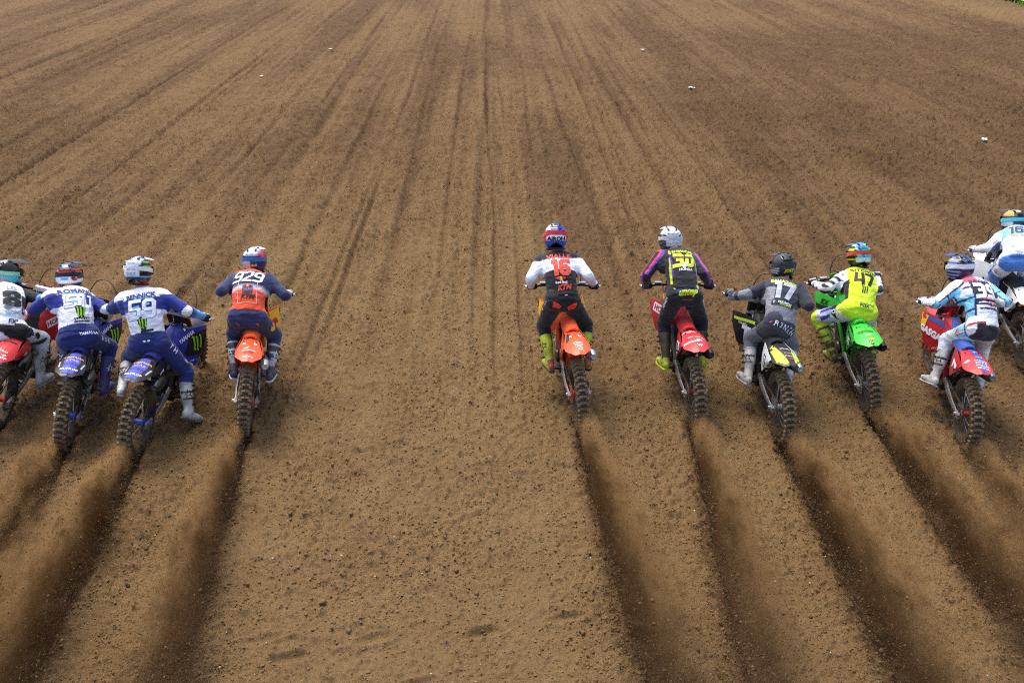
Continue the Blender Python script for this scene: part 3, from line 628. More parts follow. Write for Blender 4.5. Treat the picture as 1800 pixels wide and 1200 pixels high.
def make_bike(k, q):
    root = empty('motorcycle', bike_matrix(k)); tag(root, q['label'], 'motorcycle', 'motorcycles leaving the start line')
    blk = mat('17181a', 'plastic', .35); gun = mat('4a4c4f', 'metal', .4); alu = mat('b4b6b8', 'metal', .25)
    main = mat(q['main'], 'plastic', .34); q.setdefault('spin', random.random()*6)
    add_wheel(root, 'rear_wheel', (0, 0, RW), RW+.012, .115, q, 1)
    for s in (-1, 1):
        part(root, 'swingarm', 'arm%d' % s, b_arm(s), [alu])
    part(root, 'swingarm_bridge', 'bridge', b_bridge, [alu])
    part(root, 'chain', 'chain', b_chain, [mat('8f7a55', 'metal', .6)], smooth=0); part(root, 'chain_guide', 'guide', b_guide, [blk])
    part(root, 'brake_caliper', 'caliper', b_caliper, [gun])
    mf = part(root, 'muffler', 'muffler', b_muffler, [mat(q.get('muff', '3a3b3d'), 'metal', .3)])
    part(mf, 'end_cap', 'mcap', b_mcap, [mat(q.get('cap', '2a2b2d'), 'metal', .2)]); part(mf, 'outlet', 'mhole', b_mhole, [mat('050505', 'rubber', 0.)])
    part(root, 'exhaust_header', 'header', b_header, [mat('8a7f70', 'metal', .3)])
    fe = part(root, 'rear_fender', 'fender', b_fender, [main])
    sides = {}
    for s in (-1, 1):
        for y in (.17, .27): part(fe, 'bolt', 'bolt', lambda: MB().lathe([(0, .009), (.005, .008), (.006, .003), (.006, 0)], ax='Z', n=8), [gun], Matrix.Translation((s*.062, y, .944)))
    for s in (-1, 1): sides[s] = part(root, 'side_panel', 'side%d' % s, b_side(s), [mat(q['side'], 'plastic', .25)])
    part(root, 'mud_flap', 'mud', b_mud, [mat(q.get('mud', '17181a'), 'plastic', .5)])
    part(root, 'seat', 'seat', b_seat, [mat(q['seat'], 'rubber', .25)])
    part(root, 'subframe', 'subframe', b_subframe, [mat(q['sub'], 'metal' if q['sub'] == 'b4b6b8' else 'plastic', .3)]); part(root, 'airbox', 'airbox', b_airbox, [blk])
    part(root, 'frame', 'frame', b_frame, [mat(q['frame'], 'plastic', .3)])
    part(root, 'engine', 'engine', b_engine, [gun])
    for s in (-1, 1): part(root, 'engine_cover', 'cover%d' % s, b_cover(s), [mat('5a5650', 'metal', .4)]); part(root, 'radiator', 'rad%d' % s, b_rad(s), [blk])
    shr = {s: part(root, 'radiator_shroud', 'shroud%d' % s, b_shroud(s), [mat(q.get('shroud', q['main']), 'plastic', .22)]) for s in (-1, 1)}
    tk = part(root, 'fuel_tank', 'tank', b_tank, [mat(q['tank'], 'plastic', .2)]); part(tk, 'fuel_cap', 'cap', b_cap, [blk])
    sh = part(root, 'shock_absorber', 'shock', b_shock, [alu]); part(sh, 'spring', 'spring', b_spring, [mat(q['spring'], 'plastic', .3)])
    part(root, 'skid_plate', 'skid', b_skid, [blk])
    for s in (-1, 1): part(root, 'footpeg', 'peg%d' % s, b_peg(s), [gun]); part(root, 'foot_lever', 'pedal%d' % s, b_pedal(s), [gun])
    # steered parts
    S = Matrix.Translation(SA0) @ Matrix.Rotation(R(q['steer']), 4, (SA0-SA1).normalized()) @ Matrix.Translation(-SA0)
    if q.get('front', 1):
        add_wheel(root, 'front_wheel', (0, 1.475, .355), .352, .085, q, 0, S)
    for s in (-1, 1):
        part(root, 'fork_tube', 'fu%d' % s, b_forkup(s), [mat(q['fork'], 'metal' if q['fork'] != '17181a' else 'plastic', .15)], S)
        part(root, 'fork_slider', 'fl%d' % s, b_forklo(s), [alu], S)
        part(root, 'fork_guard', 'fg%d' % s, b_fguard(s), [mat(q['main'], 'plastic', .3)], S)
        part(root, 'grip', 'grip%d' % s, b_grip(s), [mat('2c2d30', 'rubber', .2)], S); part(root, 'grip_end', 'gend%d' % s, b_barend(s), [mat('c4c6c8', 'metal', .1)], S)
        part(root, 'lever', 'lever%d' % s, b_lever(s), [mat('9fa2a5', 'metal', .1)], S)
    part(root, 'triple_clamp', 'clamp', b_clamp, [mat(q['clamp'], 'metal', .2)], S)
    part(root, 'handlebar', 'bar', b_bar, [mat('1c1d20', 'metal', .1)], S); part(root, 'bar_pad', 'pad', b_pad, [mat(q['pad'], 'rubber', .1)], S)
    part(root, 'front_number_plate', 'plate', b_plate, [mat(q['plate'], 'plastic', .2)], S)
    part(root, 'front_fender', 'ffender', b_ffender, [main], S)
    part(root, 'brake_hose', 'hose', b_hose, [blk], S); part(root, 'throttle_cable', 'cable', b_cable, [blk], S)
    # prints
    fb = bvh_of(fe.data); FT = ((0, 0, .96), (1, 0, 0), (0, 1, .05))
    sb = {s: bvh_of(shr[s].data) for s in (-1, 1)}; pb = {s: bvh_of(sides[s].data) for s in (-1, 1)}
    def on_fender(shape, c, lift=.003, name='fender_print', y=0): decal(fe, name, fb, ((0, y, .96), (1, 0, 0), (0, 1, 0)), shape, mat(c, 'print', .12), lift)
    def on_shroud(s, shape, c, lift=.003, name='shroud_print'): decal(shr[s], name, sb[s], ((s*.17, .96, .83), (.39, s, 0), (0, 0, 1)), shape, mat(c, 'print', .12), lift)
    def on_side(s, shape, c, lift=.003, name='panel_print'): decal(sides[s], name, pb[s], side_frame(s), shape, mat(c, 'print', .15), lift)
    q['prints'](on_fender, on_shroud, on_side)
    BIKES[k] = root
    return root
def side_frame(s): return ((s*.13, .20, .78), (0, -1, 0) if s < 0 else (0, 1, 0), (0, .25, 1))
# ------------------------------------------------------------------ riders
def remesh(mb, voxel, smooth_it=4, name='body'):
    me = mb.mesh(name, 0, False); o = bpy.data.objects.new('tmp', me); col.objects.link(o)
    r = o.modifiers.new('r', 'REMESH'); r.mode = 'VOXEL'; r.voxel_size = voxel; r.use_smooth_shade = True
    if smooth_it:
        s = o.modifiers.new('s', 'SMOOTH'); s.factor = .5; s.iterations = smooth_it
    dg = bpy.context.evaluated_depsgraph_get(); out = bpy.data.meshes.new_from_object(o.evaluated_get(dg))
    bpy.data.objects.remove(o); bpy.data.meshes.remove(me); out.name = name; out.shade_smooth(); return out
def V3(p): return np.array(p, float)
def unit(v): v = np.asarray(v, float); return v/np.linalg.norm(v)
class Fig:
    def __init__(s, J):
        s.J = {k: V3(v) for k, v in J.items()}; J = s.J
        s.t = unit(J['nk']-J['pel']); s.L = np.linalg.norm(J['nk']-J['pel'])
        sx = unit(J['sR']-J['sL']); hx = unit(J['pR']-J['pL']); s.sx = unit(sx-s.t*(sx@s.t)); s.hx = unit(hx-s.t*(hx@s.t))
        s.fwd = unit(np.cross(s.t, s.sx))*-1; s.back = -s.fwd
        if s.back[1] > 0: s.back = -s.back
        # rounded spine, control points bottom to top
        b = s.back
        s.sp = catmull([J['pel']-s.t*.06+b*.0, J['pel']+s.t*.05+b*.015, J['pel']+s.t*s.L*.35+b*.045, J['pel']+s.t*s.L*.65+b*.05, J['pel']+s.t*s.L*.9+b*.02, J['nk']+s.t*.03], 4)
    def torso(s, mb, r, v0=0, v1=1):
        """trunk between fractions v0..v1 of the spine, r = extra radius"""
        n = len(s.sp); prof = [(0, .165, .115), (.12, .165, .12), (.32, .150, .112), (.52, .162, .118), (.72, .185, .12), (.86, .178, .105), (.94, .12, .085), (1, .07, .07)]
        i0, i1 = int(round(v0*(n-1))), int(round(v1*(n-1))); P, Q = [], []
        for i in range(i0, i1+1):
            f = i/(n-1); a = np.interp(f, [p[0] for p in prof], [p[1] for p in prof]); b = np.interp(f, [p[0] for p in prof], [p[2] for p in prof])
            P.append(s.sp[i]); Q.append((a+r, b+r))
        side = unit(s.hx*.5+s.sx*.5); mb.tube(P, Q, 20, side=side, rnd=(v1 >= .99))
    def arms(s, mb, r, baggy=0., t1=.90):
        J = s.J
        for c in 'LR':
            S, E, H_ = J['s'+c], J['e'+c], J['h'+c]; W = E+(H_-E)*t1; nb = J['nk']-s.t*.05+s.back*.01
            mb.tube([nb, (nb+S)/2+s.t*.012, S], [.068+r, .072+r, .070+r], 12, rnd=True)
            mb.tube([S-s.t*.04+s.back*.005, S-s.t*.10+(J['pel']-S)*.12], [(.075+r), (.065+r)], 12, rnd=True)
            m = (S+E)/2
            mb.tube([S, S+(E-S)*.25, m, S+(E-S)*.8, E], [.066+r, .062+r+baggy*.3, .054+r+baggy*.6, .048+r+baggy, .046+r+baggy], 12, rnd=True)
            mb.tube([E, E+(W-E)*.25, E+(W-E)*.6, W], [.047+r+baggy, .047+r+baggy, .039+r+baggy*.5, .032+r], 12, rnd=True)
    def hips(s, mb, r):
        J = s.J; b = s.back; dn = -s.t
        for c, sg in (('L', -1), ('R', 1)):
            P, K = J['p'+c], J['k'+c]; d = unit(K-P)
            mb.tube([P+b*.035+s.t*.05, P+b*.035+dn*.01+d*.02], [.098+r, .104+r], 14, rnd=True)
        mb.tube([J['pL']+b*.01, J['pR']+b*.01], [.105+r, .105+r], 14, rnd=True)
    def legs(s, mb, r, t1=1.0, knee=0.):
        J = s.J
        for c in 'LR':
            P, K, A = J['p'+c], J['k'+c], J['a'+c]; A2 = K+(A-K)*t1; f = unit(K-P*.5-A*.5+1e-6)
            mb.tube([P, P+(K-P)*.3, P+(K-P)*.65, P+(K-P)*.9, K], [.100+r, .097+r, .082+r, .070+r+knee*.5, .066+r+knee], 14, rnd=True)
            mb.tube([K+f*.008, K+(A2-K)*.3, K+(A2-K)*.7, A2], [.066+r+knee, .062+r+knee*.5, .058+r, .045+r], 14, rnd=True)
    def neck(s, mb, r):
        J = s.J; mb.tube([J['nk']-s.t*.06, J['nk']+(J['hd']-J['nk'])*.3, J['nk']+(J['hd']-J['nk'])*.8], [.066+r, .060+r, .062+r], 14)
    def coords(s, V):
        """where every vertex lies on the body: torso u, v; arm side and t; leg side and t"""
        J = s.J; o = {}
        d = V-J['pel']; v = d@s.t/s.L; o['v'] = v; o['u'] = (d-np.outer(d@s.t, s.t))@unit(s.sx*.6+s.hx*.4)/.17; o['bk'] = d@s.back
        def seg(a, b):
            ab = b-a; t = np.clip((V-a)@ab/(ab@ab), 0, 1); return t, np.linalg.norm(V-a-t[:, None]*ab, axis=1)
        best = np.full(len(V), 9.); at = np.zeros(len(V)); sd = np.zeros(len(V))
        for c, g in (('L', -1), ('R', 1)):
            for k, (a, b) in enumerate(((J['s'+c], J['e'+c]), (J['e'+c], J['h'+c]))):
                t, dist = seg(a, b); m = dist < best; best = np.where(m, dist, best); at = np.where(m, t+k, at); sd = np.where(m, g, sd)
        tb, td = seg(J['pel']-s.t*.1, J['nk']-s.t*.10)
        lat = np.abs(((V-J['nk'])@s.sx)); dn = (J['nk']-V)@s.t
        o['arm'] = (best-.06 < td-.16) & (lat > .155) ; o['at'] = at; o['side'] = sd
        best = np.full(len(V), 9.); lt = np.zeros(len(V)); ls = np.zeros(len(V))
        for c, g in (('L', -1), ('R', 1)):
            for k, (a, b) in enumerate(((J['p'+c], J['k'+c]), (J['k'+c], J['a'+c]))):
                t, dist = seg(a, b); m = dist < best; best = np.where(m, dist, best); lt = np.where(m, t+k, lt); ls = np.where(m, g, ls)
                if k == 0: pass
        o['lt'] = lt; o['ls'] = ls
        # ring: 1 on the outer / rear face of the sleeve, -1 on the inner one
        n = np.zeros(len(V))
        for c, g in (('L', -1), ('R', 1)):
            S, E, H_ = J['s'+c], J['e'+c], J['h'+c]
            for k, (a, b) in enumerate(((S, E), (E, H_))):
                m = (sd == g) & ((at >= k) & (at <= k+1)); ab = b-a; t = np.clip((V-a)@ab/(ab@ab), 0, 1); d = V-a-t[:, None]*ab; outv = unit(s.sx*g*.9+np.array([0, -.35, .45])); outv = unit(outv-unit(ab)*(outv@unit(ab)))
                n = np.where(m, d@outv/np.maximum(1e-4, np.linalg.norm(d, axis=1)), n)
        o['ring'] = n
        o['V'] = V; o['z'] = V[:, 2]; return o
def wrinkle(me, amp, sc, seed, stretch=None):
    from mathutils import noise as mn
    n = len(me.vertices); co = np.empty(n*3, np.float32); me.vertices.foreach_get('co', co); co = co.reshape(-1, 3); no = np.empty(n*3, np.float32); me.vertices.foreach_get('normal', no); no = no.reshape(-1, 3)
    off = Vector((seed*7.3, 0, 0)); d = np.empty(n)
    for i in range(n):
        p = Vector(co[i].tolist()); q = Vector((p.x*sc, p.y*sc, p.z*sc*2.3))+off
        a = mn.noise(q); c = mn.noise(q*1.7+Vector((9, 3, 1))); d[i] = (1-abs(a)*2.2)*.7+mn.noise(q*2.3)*.4+max(0, 1-abs(c)*5)*.75*(mn.noise(q*.6)+.4)
    co = co+no*(d*amp)[:, None]; me.vertices.foreach_set('co', co.astype(np.float32).ravel()); me.update(); return co
def paint(me, co, fig, fn):
    c = fig.coords(co.astype(float)); n = len(co); rgb = np.zeros((n, 3)); rgb[:] = .5
    def put(mask, colr):
        if isinstance(mask, bool): rgb[:] = lin(colr)
        elif mask.dtype == bool: rgb[mask] = lin(colr)
        else: rgb[:] = rgb*(1-mask[:, None])+np.array(lin(colr))*mask[:, None]
    fn(c, put); a = me.color_attributes.new('Col', 'FLOAT_COLOR', 'POINT'); buf = np.ones((n, 4), np.float32); buf[:, :3] = rgb; a.data.foreach_set('color', buf.ravel())
def hand_mb(s):
    """a gloved hand closed round the grip; grip along X, wrist towards -Y"""
    m = MB(); X = lambda x: s*x
    m.tube([(X(.002), -.078, .012), (X(0), -.05, .020), (X(0), -.015, .030), (X(0), .008, .034)], [(.031, .020), (.036, .019), (.043, .019), (.041, .015)], 12, side=(1, 0, 0), rnd=True)
    for i, (x, l, r) in enumerate(((-.032, 1.0, .0105), (-.011, 1.1, .011), (.011, 1.05, .0105), (.032, .88, .0095))):
        ln = l
        m.tube([(X(x), .000, .036), (X(x*1.03), .024*ln, .035), (X(x*1.05), .040*ln, .016), (X(x*1.05), .040*ln, -.006), (X(x*1.03), .020*ln, -.026), (X(x), .004, -.027)], [r*1.1, r*1.1, r, r, r*.92, r*.85], 8, rnd=True)
    m.tube([(X(-.032), -.050, .012), (X(-.054), -.024, -.002), (X(-.052), .004, -.018), (X(-.045), .022, -.020)], [.015, .0135, .012, .0105], 8, rnd=True)
    return m
def boot(root, fig, c, q, bm_):
    J = fig.J; A, K = J['a'+c], J['k'+c]; up = unit(K-A); s = -1 if c == 'L' else 1
    toe = V3(q.get('toe'+c, (s*.16, 1, -.12))); toe = unit(toe); toe = unit(toe - up*max(-.75, min(.55, toe@up))*0) 
    x = unit(np.cross(toe, up)); fd = unit(np.cross(up, x))
    sole_n = unit(np.cross(x, toe)); heel = A-sole_n*.055-toe*.055
    m = MB(); cf = A+up*.30
    m.tube([A-up*.02, A+up*.06-fd*.004, A+up*.15-fd*.014, A+up*.24-fd*.012, cf], [(.050, .056), (.048, .055), (.058, .066), (.066, .074), (.072, .078)], 16, side=x)
    f0 = A-sole_n*.035
    m.tube([f0-toe*.055, f0-toe*.01, f0+toe*.06, f0+toe*.13, f0+toe*.195], [(.038, .045), (.043, .052), (.048, .045), (.052, .036), (.040, .026)], 14, side=x, rnd=True)
    # shin plate and ankle bulges
    m.tube([A+up*.05+fd*.03, A+up*.17+fd*.035, A+up*.31+fd*.04], [(.03, .02), (.04, .026), (.045, .03)], 10, side=x, rnd=True)
    me = remesh(m, .0085, 2, 'boot')
    # colour regions of the boot
    n = len(me.vertices); co = np.empty(n*3, np.float32); me.vertices.foreach_get('co', co); co = co.reshape(-1, 3).astype(float)
    h = (co-A)@up; f = (co-A)@fd; o_ = (co-A)@x*s
    rgb = np.zeros((n, 4), np.float32); rgb[:, 3] = 1; rgb[:, :3] = lin(q['boot'])
    def put(mk, cc): rgb[mk, :3] = lin(cc)
    a2 = q.get('boot2', q['boot'])
    put(h > .285, a2); put((h > .06) & (h < .12) & (f < -.03), a2); put((np.abs(h-.205) < .011) & (o_ > -.02), q.get('strap', a2)); put((np.abs(h-.135) < .011) & (o_ > 0), q.get('strap', a2)); put((o_ < -.045) & (h > .02), q.get('inner', '3a3a3c'))
    if 'boot3' in q: put((h < .17) & (h > .02) & (f > -.02), q['boot3']); put(h < .015, q.get('bootfoot', q['boot']))
    if 'heelc' in q: put((f < -.035) & (h < .03), q['heelc'])
    a = me.color_attributes.new('Col', 'FLOAT_COLOR', 'POINT'); a.data.foreach_set('color', rgb.ravel())
    b = link('boot', me, root, [mat('vcol', 'leather', .75)])
    S = MB(); bs = f0-sole_n*.045
    Mx = Matrix([list(x)+[0], list(toe)+[0], list(sole_n)+[0], [0, 0, 0, 1]]).transposed(); Mx.translation = Vector(bs)
    S.tube([(0, -.085, .002), (0, -.05, 0), (0, .05, .0), (0, .15, .002), (0, .215, .012)], [(.036, .012), (.040, .013), (.044, .013), (.048, .012), (.030, .010)], 12, side=(1, 0, 0))
    link('sole', S.mesh('sole'), b, [mat(q.get('sole', '2a2a2c'), 'rubber', .5)], Mx)
    for hh in (.07, .14, .215, .27):
        B_ = MB().box((0, 0, 0), (.010, .042, .018)).box((s*.004, .016, 0), (.010, .012, .022))
        Mb = Matrix([list(x)+[0], list(fd)+[0], list(up)+[0], [0, 0, 0, 1]]).transposed(); Mb.translation = Vector(A+up*hh+x*s*(.052+.07*hh)+fd*.012)
        link('buckle', B_.mesh('buckle'), b, [mat(q.get('buckle', '2a2b2e'), 'plastic', .2)], Mb)
    bv = bvh_of(me)
    if q.get('star', 1):
        fx = unit(x*s*-.0+ (fd if s > 0 else -fd)*.75 + x*.75)
        decal(b, 'star_print', bv, (A+up*.19, fx, up), sc2(STAR, .075, 0, 0, .2), mat(q.get('starc', '17181a'), 'print', .1), .002, .02)
    return b
def helmet(root, q, c, Mh):
    """full-face off-road helmet, centre at c; painted by q['hpaint'](d, put)"""
    m = MB(); nu, nv = 56, 36; V = []; D = []
    for i in range(nv+1):
        th = math.pi*i/nv; z = math.cos(th); rr = math.sin(th)
        for j in range(nu):
            a = 2*math.pi*j/nu; x, y = rr*math.sin(a), -rr*math.cos(a)      # j = 0 is the back of the head
            D.append((x, y, z))
            px, py, pz = .129*x, (.150 if y < 0 else .138)*y, .150*z
            if z < 0 and y > 0: py += .085*min(1, -z*1.6)*y**1.5; px *= 1-.18*max(0, -z)*y
            if y < -.2 and z > -.5: py *= 1.0+.05*(1-abs(z))
            port = y > .35 and -.30 < z < .34
            if port: py -= .03; px *= .93
            lo = -.138 if y > -.15 else -.138+.075*min(1, (-.15-y)/.40)*max(0, 1-abs(x)*1.05)
            if pz < lo: pz = lo+(pz-lo)*.12
            ridge = .004*math.exp(-((abs(x)-.42)/.07)**2)*(1 if z > -.1 else 0)
            k = 1+ridge/.13
            V.append((px*k, py*k, pz*k))
    F = [(i*nu+j, i*nu+(j+1) % nu, (i+1)*nu+(j+1) % nu, (i+1)*nu+j) for i in range(nv) for j in range(nu)]
    m.add(V, F); me = m.mesh('helmet', 50); D = np.array(D); n = len(D); rgb = np.zeros((n, 4), np.float32); rgb[:, 3] = 1
    def put(mk, cc):
        if isinstance(mk, bool): rgb[:, :3] = lin(cc)
        else: rgb[mk, :3] = lin(cc)
    q['hpaint'](D[:, 0], D[:, 1], D[:, 2], put)
    put((D[:, 1] > .33) & (D[:, 2] > -.32) & (D[:, 2] < .36), '101113')
    vv = np.array(V); bot = vv[:, 2] < np.where(D[:, 1] > -.15, -.1375, -.138+.075*np.clip((-.15-D[:, 1])/.40, 0, 1)*np.clip(1-np.abs(D[:, 0])*1.05, 0, 1)+.0005); put(bot, '0c0c0e')
    a = me.color_attributes.new('Col', 'FLOAT_COLOR', 'POINT'); a.data.foreach_set('color', rgb.ravel())
    h = link('helmet', me, root, [mat('vcol', 'plastic', .12, .22)], Mh)
    rows = []
    for y, z, hw in catmull([(.02, .153, .075), (.09, .147, .092), (.17, .138, .095), (.235, .118, .078)], 3): rows.append([(hw*u, y, z-.028*abs(u)**2) for u in np.linspace(-1, 1, 9)])
    vz = link('visor', MB().grid(rows, 0, .004).mesh('visor'), h, [mat(q['visor'], 'plastic', .1)])
    # goggle strap round the back, goggle frame in the port
    st = MB(); ring = []
    for k in range(25):
        a = R(-118+236*k/24); x, y = math.sin(a), -math.cos(a); z0 = .018+.020*(-y)
        ring.append([(x*.1335, y*(.1585 if y < 0 else .144), z0+w) for w in (-.021, 0, .021)])
    link('goggle_strap', st.grid(ring, 0, .004).mesh('strap', 50), h, [mat(q['strapc'], 'fabric', .1)])
    g = MB(); rr = [[(.105*math.sin(a), .108+.035*math.cos(a), .012+w) for w in (-.042, 0, .042)] for a in np.linspace(-1.2, 1.2, 9)]
    link('goggles', g.grid(rr, 0, .01).mesh('goggles', 50), h, [mat('18191c', 'plastic', .1, .1)])
    lin_ = MB().lathe([(-.118, .075), (-.138, .085), (-.138, .100), (-.118, .106)], ax='Z', n=24); link('helmet_padding', lin_.mesh('padding'), h, [mat(q.get('pad_', '141518'), 'fabric', .1)])
    for vx, vy, vz, ry in ((-.045, -.085, .132, .35), (.045, -.085, .132, -.35), (-.05, .0, .146, .35), (.05, .0, .146, -.35), (-.085, -.105, .062, 1.0), (.085, -.105, .062, -1.0)):
        link('vent', MB().box((0, 0, 0), (.020, .042, .010), rot=Matrix.Rotation(-ry, 3, 'Y') @ Matrix.Rotation(.5 if vy < -.05 else 0, 3, 'X'), taper=.7).mesh('vent'), h, [mat('101113', 'plastic', .1)], Matrix.Translation((vx, vy, vz)))
    sp_ = MB().tube([(-.07, -.118, .098), (-.03, -.134, .104), (.03, -.134, .104), (.07, -.118, .098)], [(.006, .014)]*4, 8, side=(0, 0, 1)); link('rear_spoiler', sp_.mesh('spoiler'), h, [mat(q['visor'], 'plastic', .1)])
    bv = bvh_of(me)
    if 'htext' in q:
        for shape, cc, z in q['htext']: decal(h, 'helmet_print', bv, ((0, -.1, z), (1, 0, 0), (0, -.15, 1)), shape, mat(cc, 'print', .05), .0065 if z > 0 else .003, .02)
    return h
RIDERS = {}
def make_rider(k, q):
    BM = bike_matrix(k); root = empty('person', BM); tag(root, q['rider'], 'person', 'riders leaving the start line')
    fig = Fig(POSE[k]['J']); J = fig.J
    # continuous body under the clothes
    b = MB(); fig.torso(b, -.022, .14, 1); fig.arms(b, -.010, 0, .93); fig.hips(b, -.026); fig.legs(b, -.014, .95); fig.neck(b, 0)
    b.tube([J['hd']-fig.t*.04, J['hd']+fig.t*.05], [.075, .08], 14, rnd=True)
    for c in 'LR': b.tube([J['a'+c]+unit(J['k'+c]-J['a'+c])*.02, J['a'+c]+V3((0, .10, -.03))], [.03, .028], 10, rnd=True)
    link('body', remesh(b, .016, 2, 'body'), root, [mat('c58a6c', 'skin', .05)])
    # trousers
    t = MB(); fig.torso(t, .004, .06, .40); fig.hips(t, .004); fig.legs(t, .004, .62, .012)
    me = remesh(t, .0115, 3, 'trousers'); co = wrinkle(me, .0050, 7, ord(k)); paint(me, co, fig, q['trouser'])
    tr = link('trousers', me, root, [mat('vcol', 'fabric', .5)]); tb = bvh_of(me)
    # jersey
    j = MB(); fig.torso(j, .012, q.get('hem', .19), .96); fig.arms(j, .003, .007)
    me = remesh(j, .0105, 3, 'jersey'); co = wrinkle(me, .0052, 7, ord(k)+3); paint(me, co, fig, q['jersey'])
    js = link('jersey', me, root, [mat('vcol', 'fabric', .25)]); jb = bvh_of(me)
    sx, t_ = Vector(fig.sx), Vector(fig.t); mid = lambda v: Vector(J['pel'])+t_*fig.L*(v-.065)+Vector(fig.back)*.05
    def on_back(v, shape, c, name='back_print', lift=.003, du=0, rot=0): decal(js, name, jb, (mid(v)+sx*du, sx*math.cos(rot)+t_*math.sin(rot), t_*math.cos(rot)-sx*math.sin(rot)), shape, mat(c, 'print', .08), lift*1.5, .0105, .3)
    def on_seat(v, shape, c, name='trouser_print', lift=.003, du=0): decal(tr, name, tb, (mid(v)+Vector(fig.hx)*du, Vector(fig.hx), t_), shape, mat(c, 'print', .08), lift*1.5, .0105, .3)
    def on_thigh(s, f, shape, c, name='trouser_print', lift=.003):
        c_ = 'L' if s < 0 else 'R'; P, K = J['p'+c_], J['k'+c_]; d = unit(K-P); o = P+(K-P)*f
        out = unit(np.array(fig.hx)*s*1.0+V3((0, -.55, .25))); fy = -d if False else None
        fx = unit(d-out*(d@out)); fyv = np.cross(out, fx)
        if s < 0: fx = -fx; fyv = np.cross(out, fx)
        decal(tr, name, tb, (o, fx, fyv), shape, mat(c, 'print', .08), lift*1.5, .0105, .2)
    q['prints2'](on_back, on_seat, on_thigh)
    if q.get('collar'):
        up = unit(J['hd']-J['nk']); cm = MB().tube([J['nk']-up*.0, J['nk']+up*.035], [.073, .068], 16); link('collar', cm.mesh('collar'), js, [mat(q['collar'], 'fabric', .1)])
    # gloves
    S = Matrix.Translation(SA0) @ Matrix.Rotation(R(POSE[k]['steer']), 4, (SA0-SA1).normalized()) @ Matrix.Translation(-SA0)
    for s, c in ((-1, 'L'), (1, 'R')):
        g0 = S @ Vector((s*.345, .903, 1.2025)); ax = (S.to_3x3() @ Vector((s*.115, -.016, -.0045))).normalized()*s
        w = (Vector(J['e'+c])-g0).normalized(); y = -(w-ax*w.dot(ax)).normalized(); z = ax.cross(y)
        if 'hand' not in CACHE: CACHE['hand'] = remesh(hand_mb(1), .0052, 1, 'glove'); CACHE['handL'] = remesh(hand_mb(-1), .0052, 1, 'glove')
        Mg = Matrix([list(ax)+[0], list(y)+[0], list(z)+[0], [0, 0, 0, 1]]).transposed(); Mg.translation = g0
        gl = link('glove', CACHE['hand' if s > 0 else 'handL'], root, [mat(q['glove'], 'fabric', .15)], Mg)
        cf = MB().tube([(0, -.060, .017), (0, -.098, .010)], [(.036, .026), (.038, .029)], 12, side=(1, 0, 0)); link('cuff', cf.mesh('cuff'), gl, [mat(q.get('cuff', q['glove']), 'fabric', .1)])
        kn = MB().tube([(-.036, -.012, .049), (.036, -.012, .049)], [(.004, .014)]*2, 8, side=(0, 0, 1)); link('knuckle_guard', kn.mesh('kn'), gl, [mat(q.get('knuckle', 'd8d8d8'), 'rubber', .1)])
    for c in 'LR': boot(root, fig, c, q, BM)
    # helmet, level with the world
    up = (BM.to_3x3().inverted() @ Vector((0, 0, 1))).normalized(); f = (BM.to_3x3().inverted() @ Vector((math.sin(R(q.get('look', 0))), math.cos(R(q.get('look', 0))), 0)))
    f = (f-up*f.dot(up)).normalized(); pt = R(q.get('nod', -15)); f2 = f*math.cos(pt)+up*math.sin(pt); u2 = up*math.cos(pt)-f*math.sin(pt); r_ = f2.cross(u2)
    Mh = Matrix([list(r_)+[0], list(f2)+[0], list(u2)+[0], [0, 0, 0, 1]]).transposed(); Mh.translation = Vector(J['hd'])
    helmet(root, q, J['hd'], Mh)
    RIDERS[k] = root
# ------------------------------------------------------------------ colours, prints and labels of every motorcycle and rider
def bulls(f, v, s, box=None, txt=True, du=0, tc='f2e9ee', tc2=None):
    if box: f(v-.045/.5, sc2(poly2([(-.5, -.45), (.5, -.45), (.5, .45), (-.5, .45)]), s*2.3, du), box, lift=.0022)
    f(v, sc2(circle2(.36), s, du), 'f4c21c', lift=.0032); f(v, sc2(BULLS, s, du), 'd8203c', lift=.0042)
    if txt: f(v-(.075 if not box else .08), sc2(text('Red Bull', .03), s*.62, du), tc, lift=.0032)
def claws(f, v, s, du=0, c='9be022', bg='0c0f0c'):
    if bg: f(v, sc2(poly2([(-.5, .62), (.5, .62), (.45, 0), (.25, -.78), (-.2, -.8), (-.42, -.1)]), s, du), bg, lift=.0024)
    f(v, sc2(CLAW, s, du), c, lift=.0036)
def outlined(f, s_, v, h, c, oc, w=.2, shear=0, du=0, rot=0, ow=.06):
    f(v, sc2(number(s_, w+ow, .06, shear), h*1.04, du), oc, lift=.0026, rot=rot) if rot else f(v, sc2(number(s_, w+ow, .06, shear), h*1.04, du), oc, lift=.0026)
    f(v, sc2(number(s_, w, .06, shear), h, du), c, lift=.0040, rot=rot) if rot else f(v, sc2(number(s_, w, .06, shear), h, du), c, lift=.0040)
rect = lambda w, h: poly2([(-w/2, -h/2), (w/2, -h/2), (w/2, h/2), (-w/2, h/2)])
Q = {}
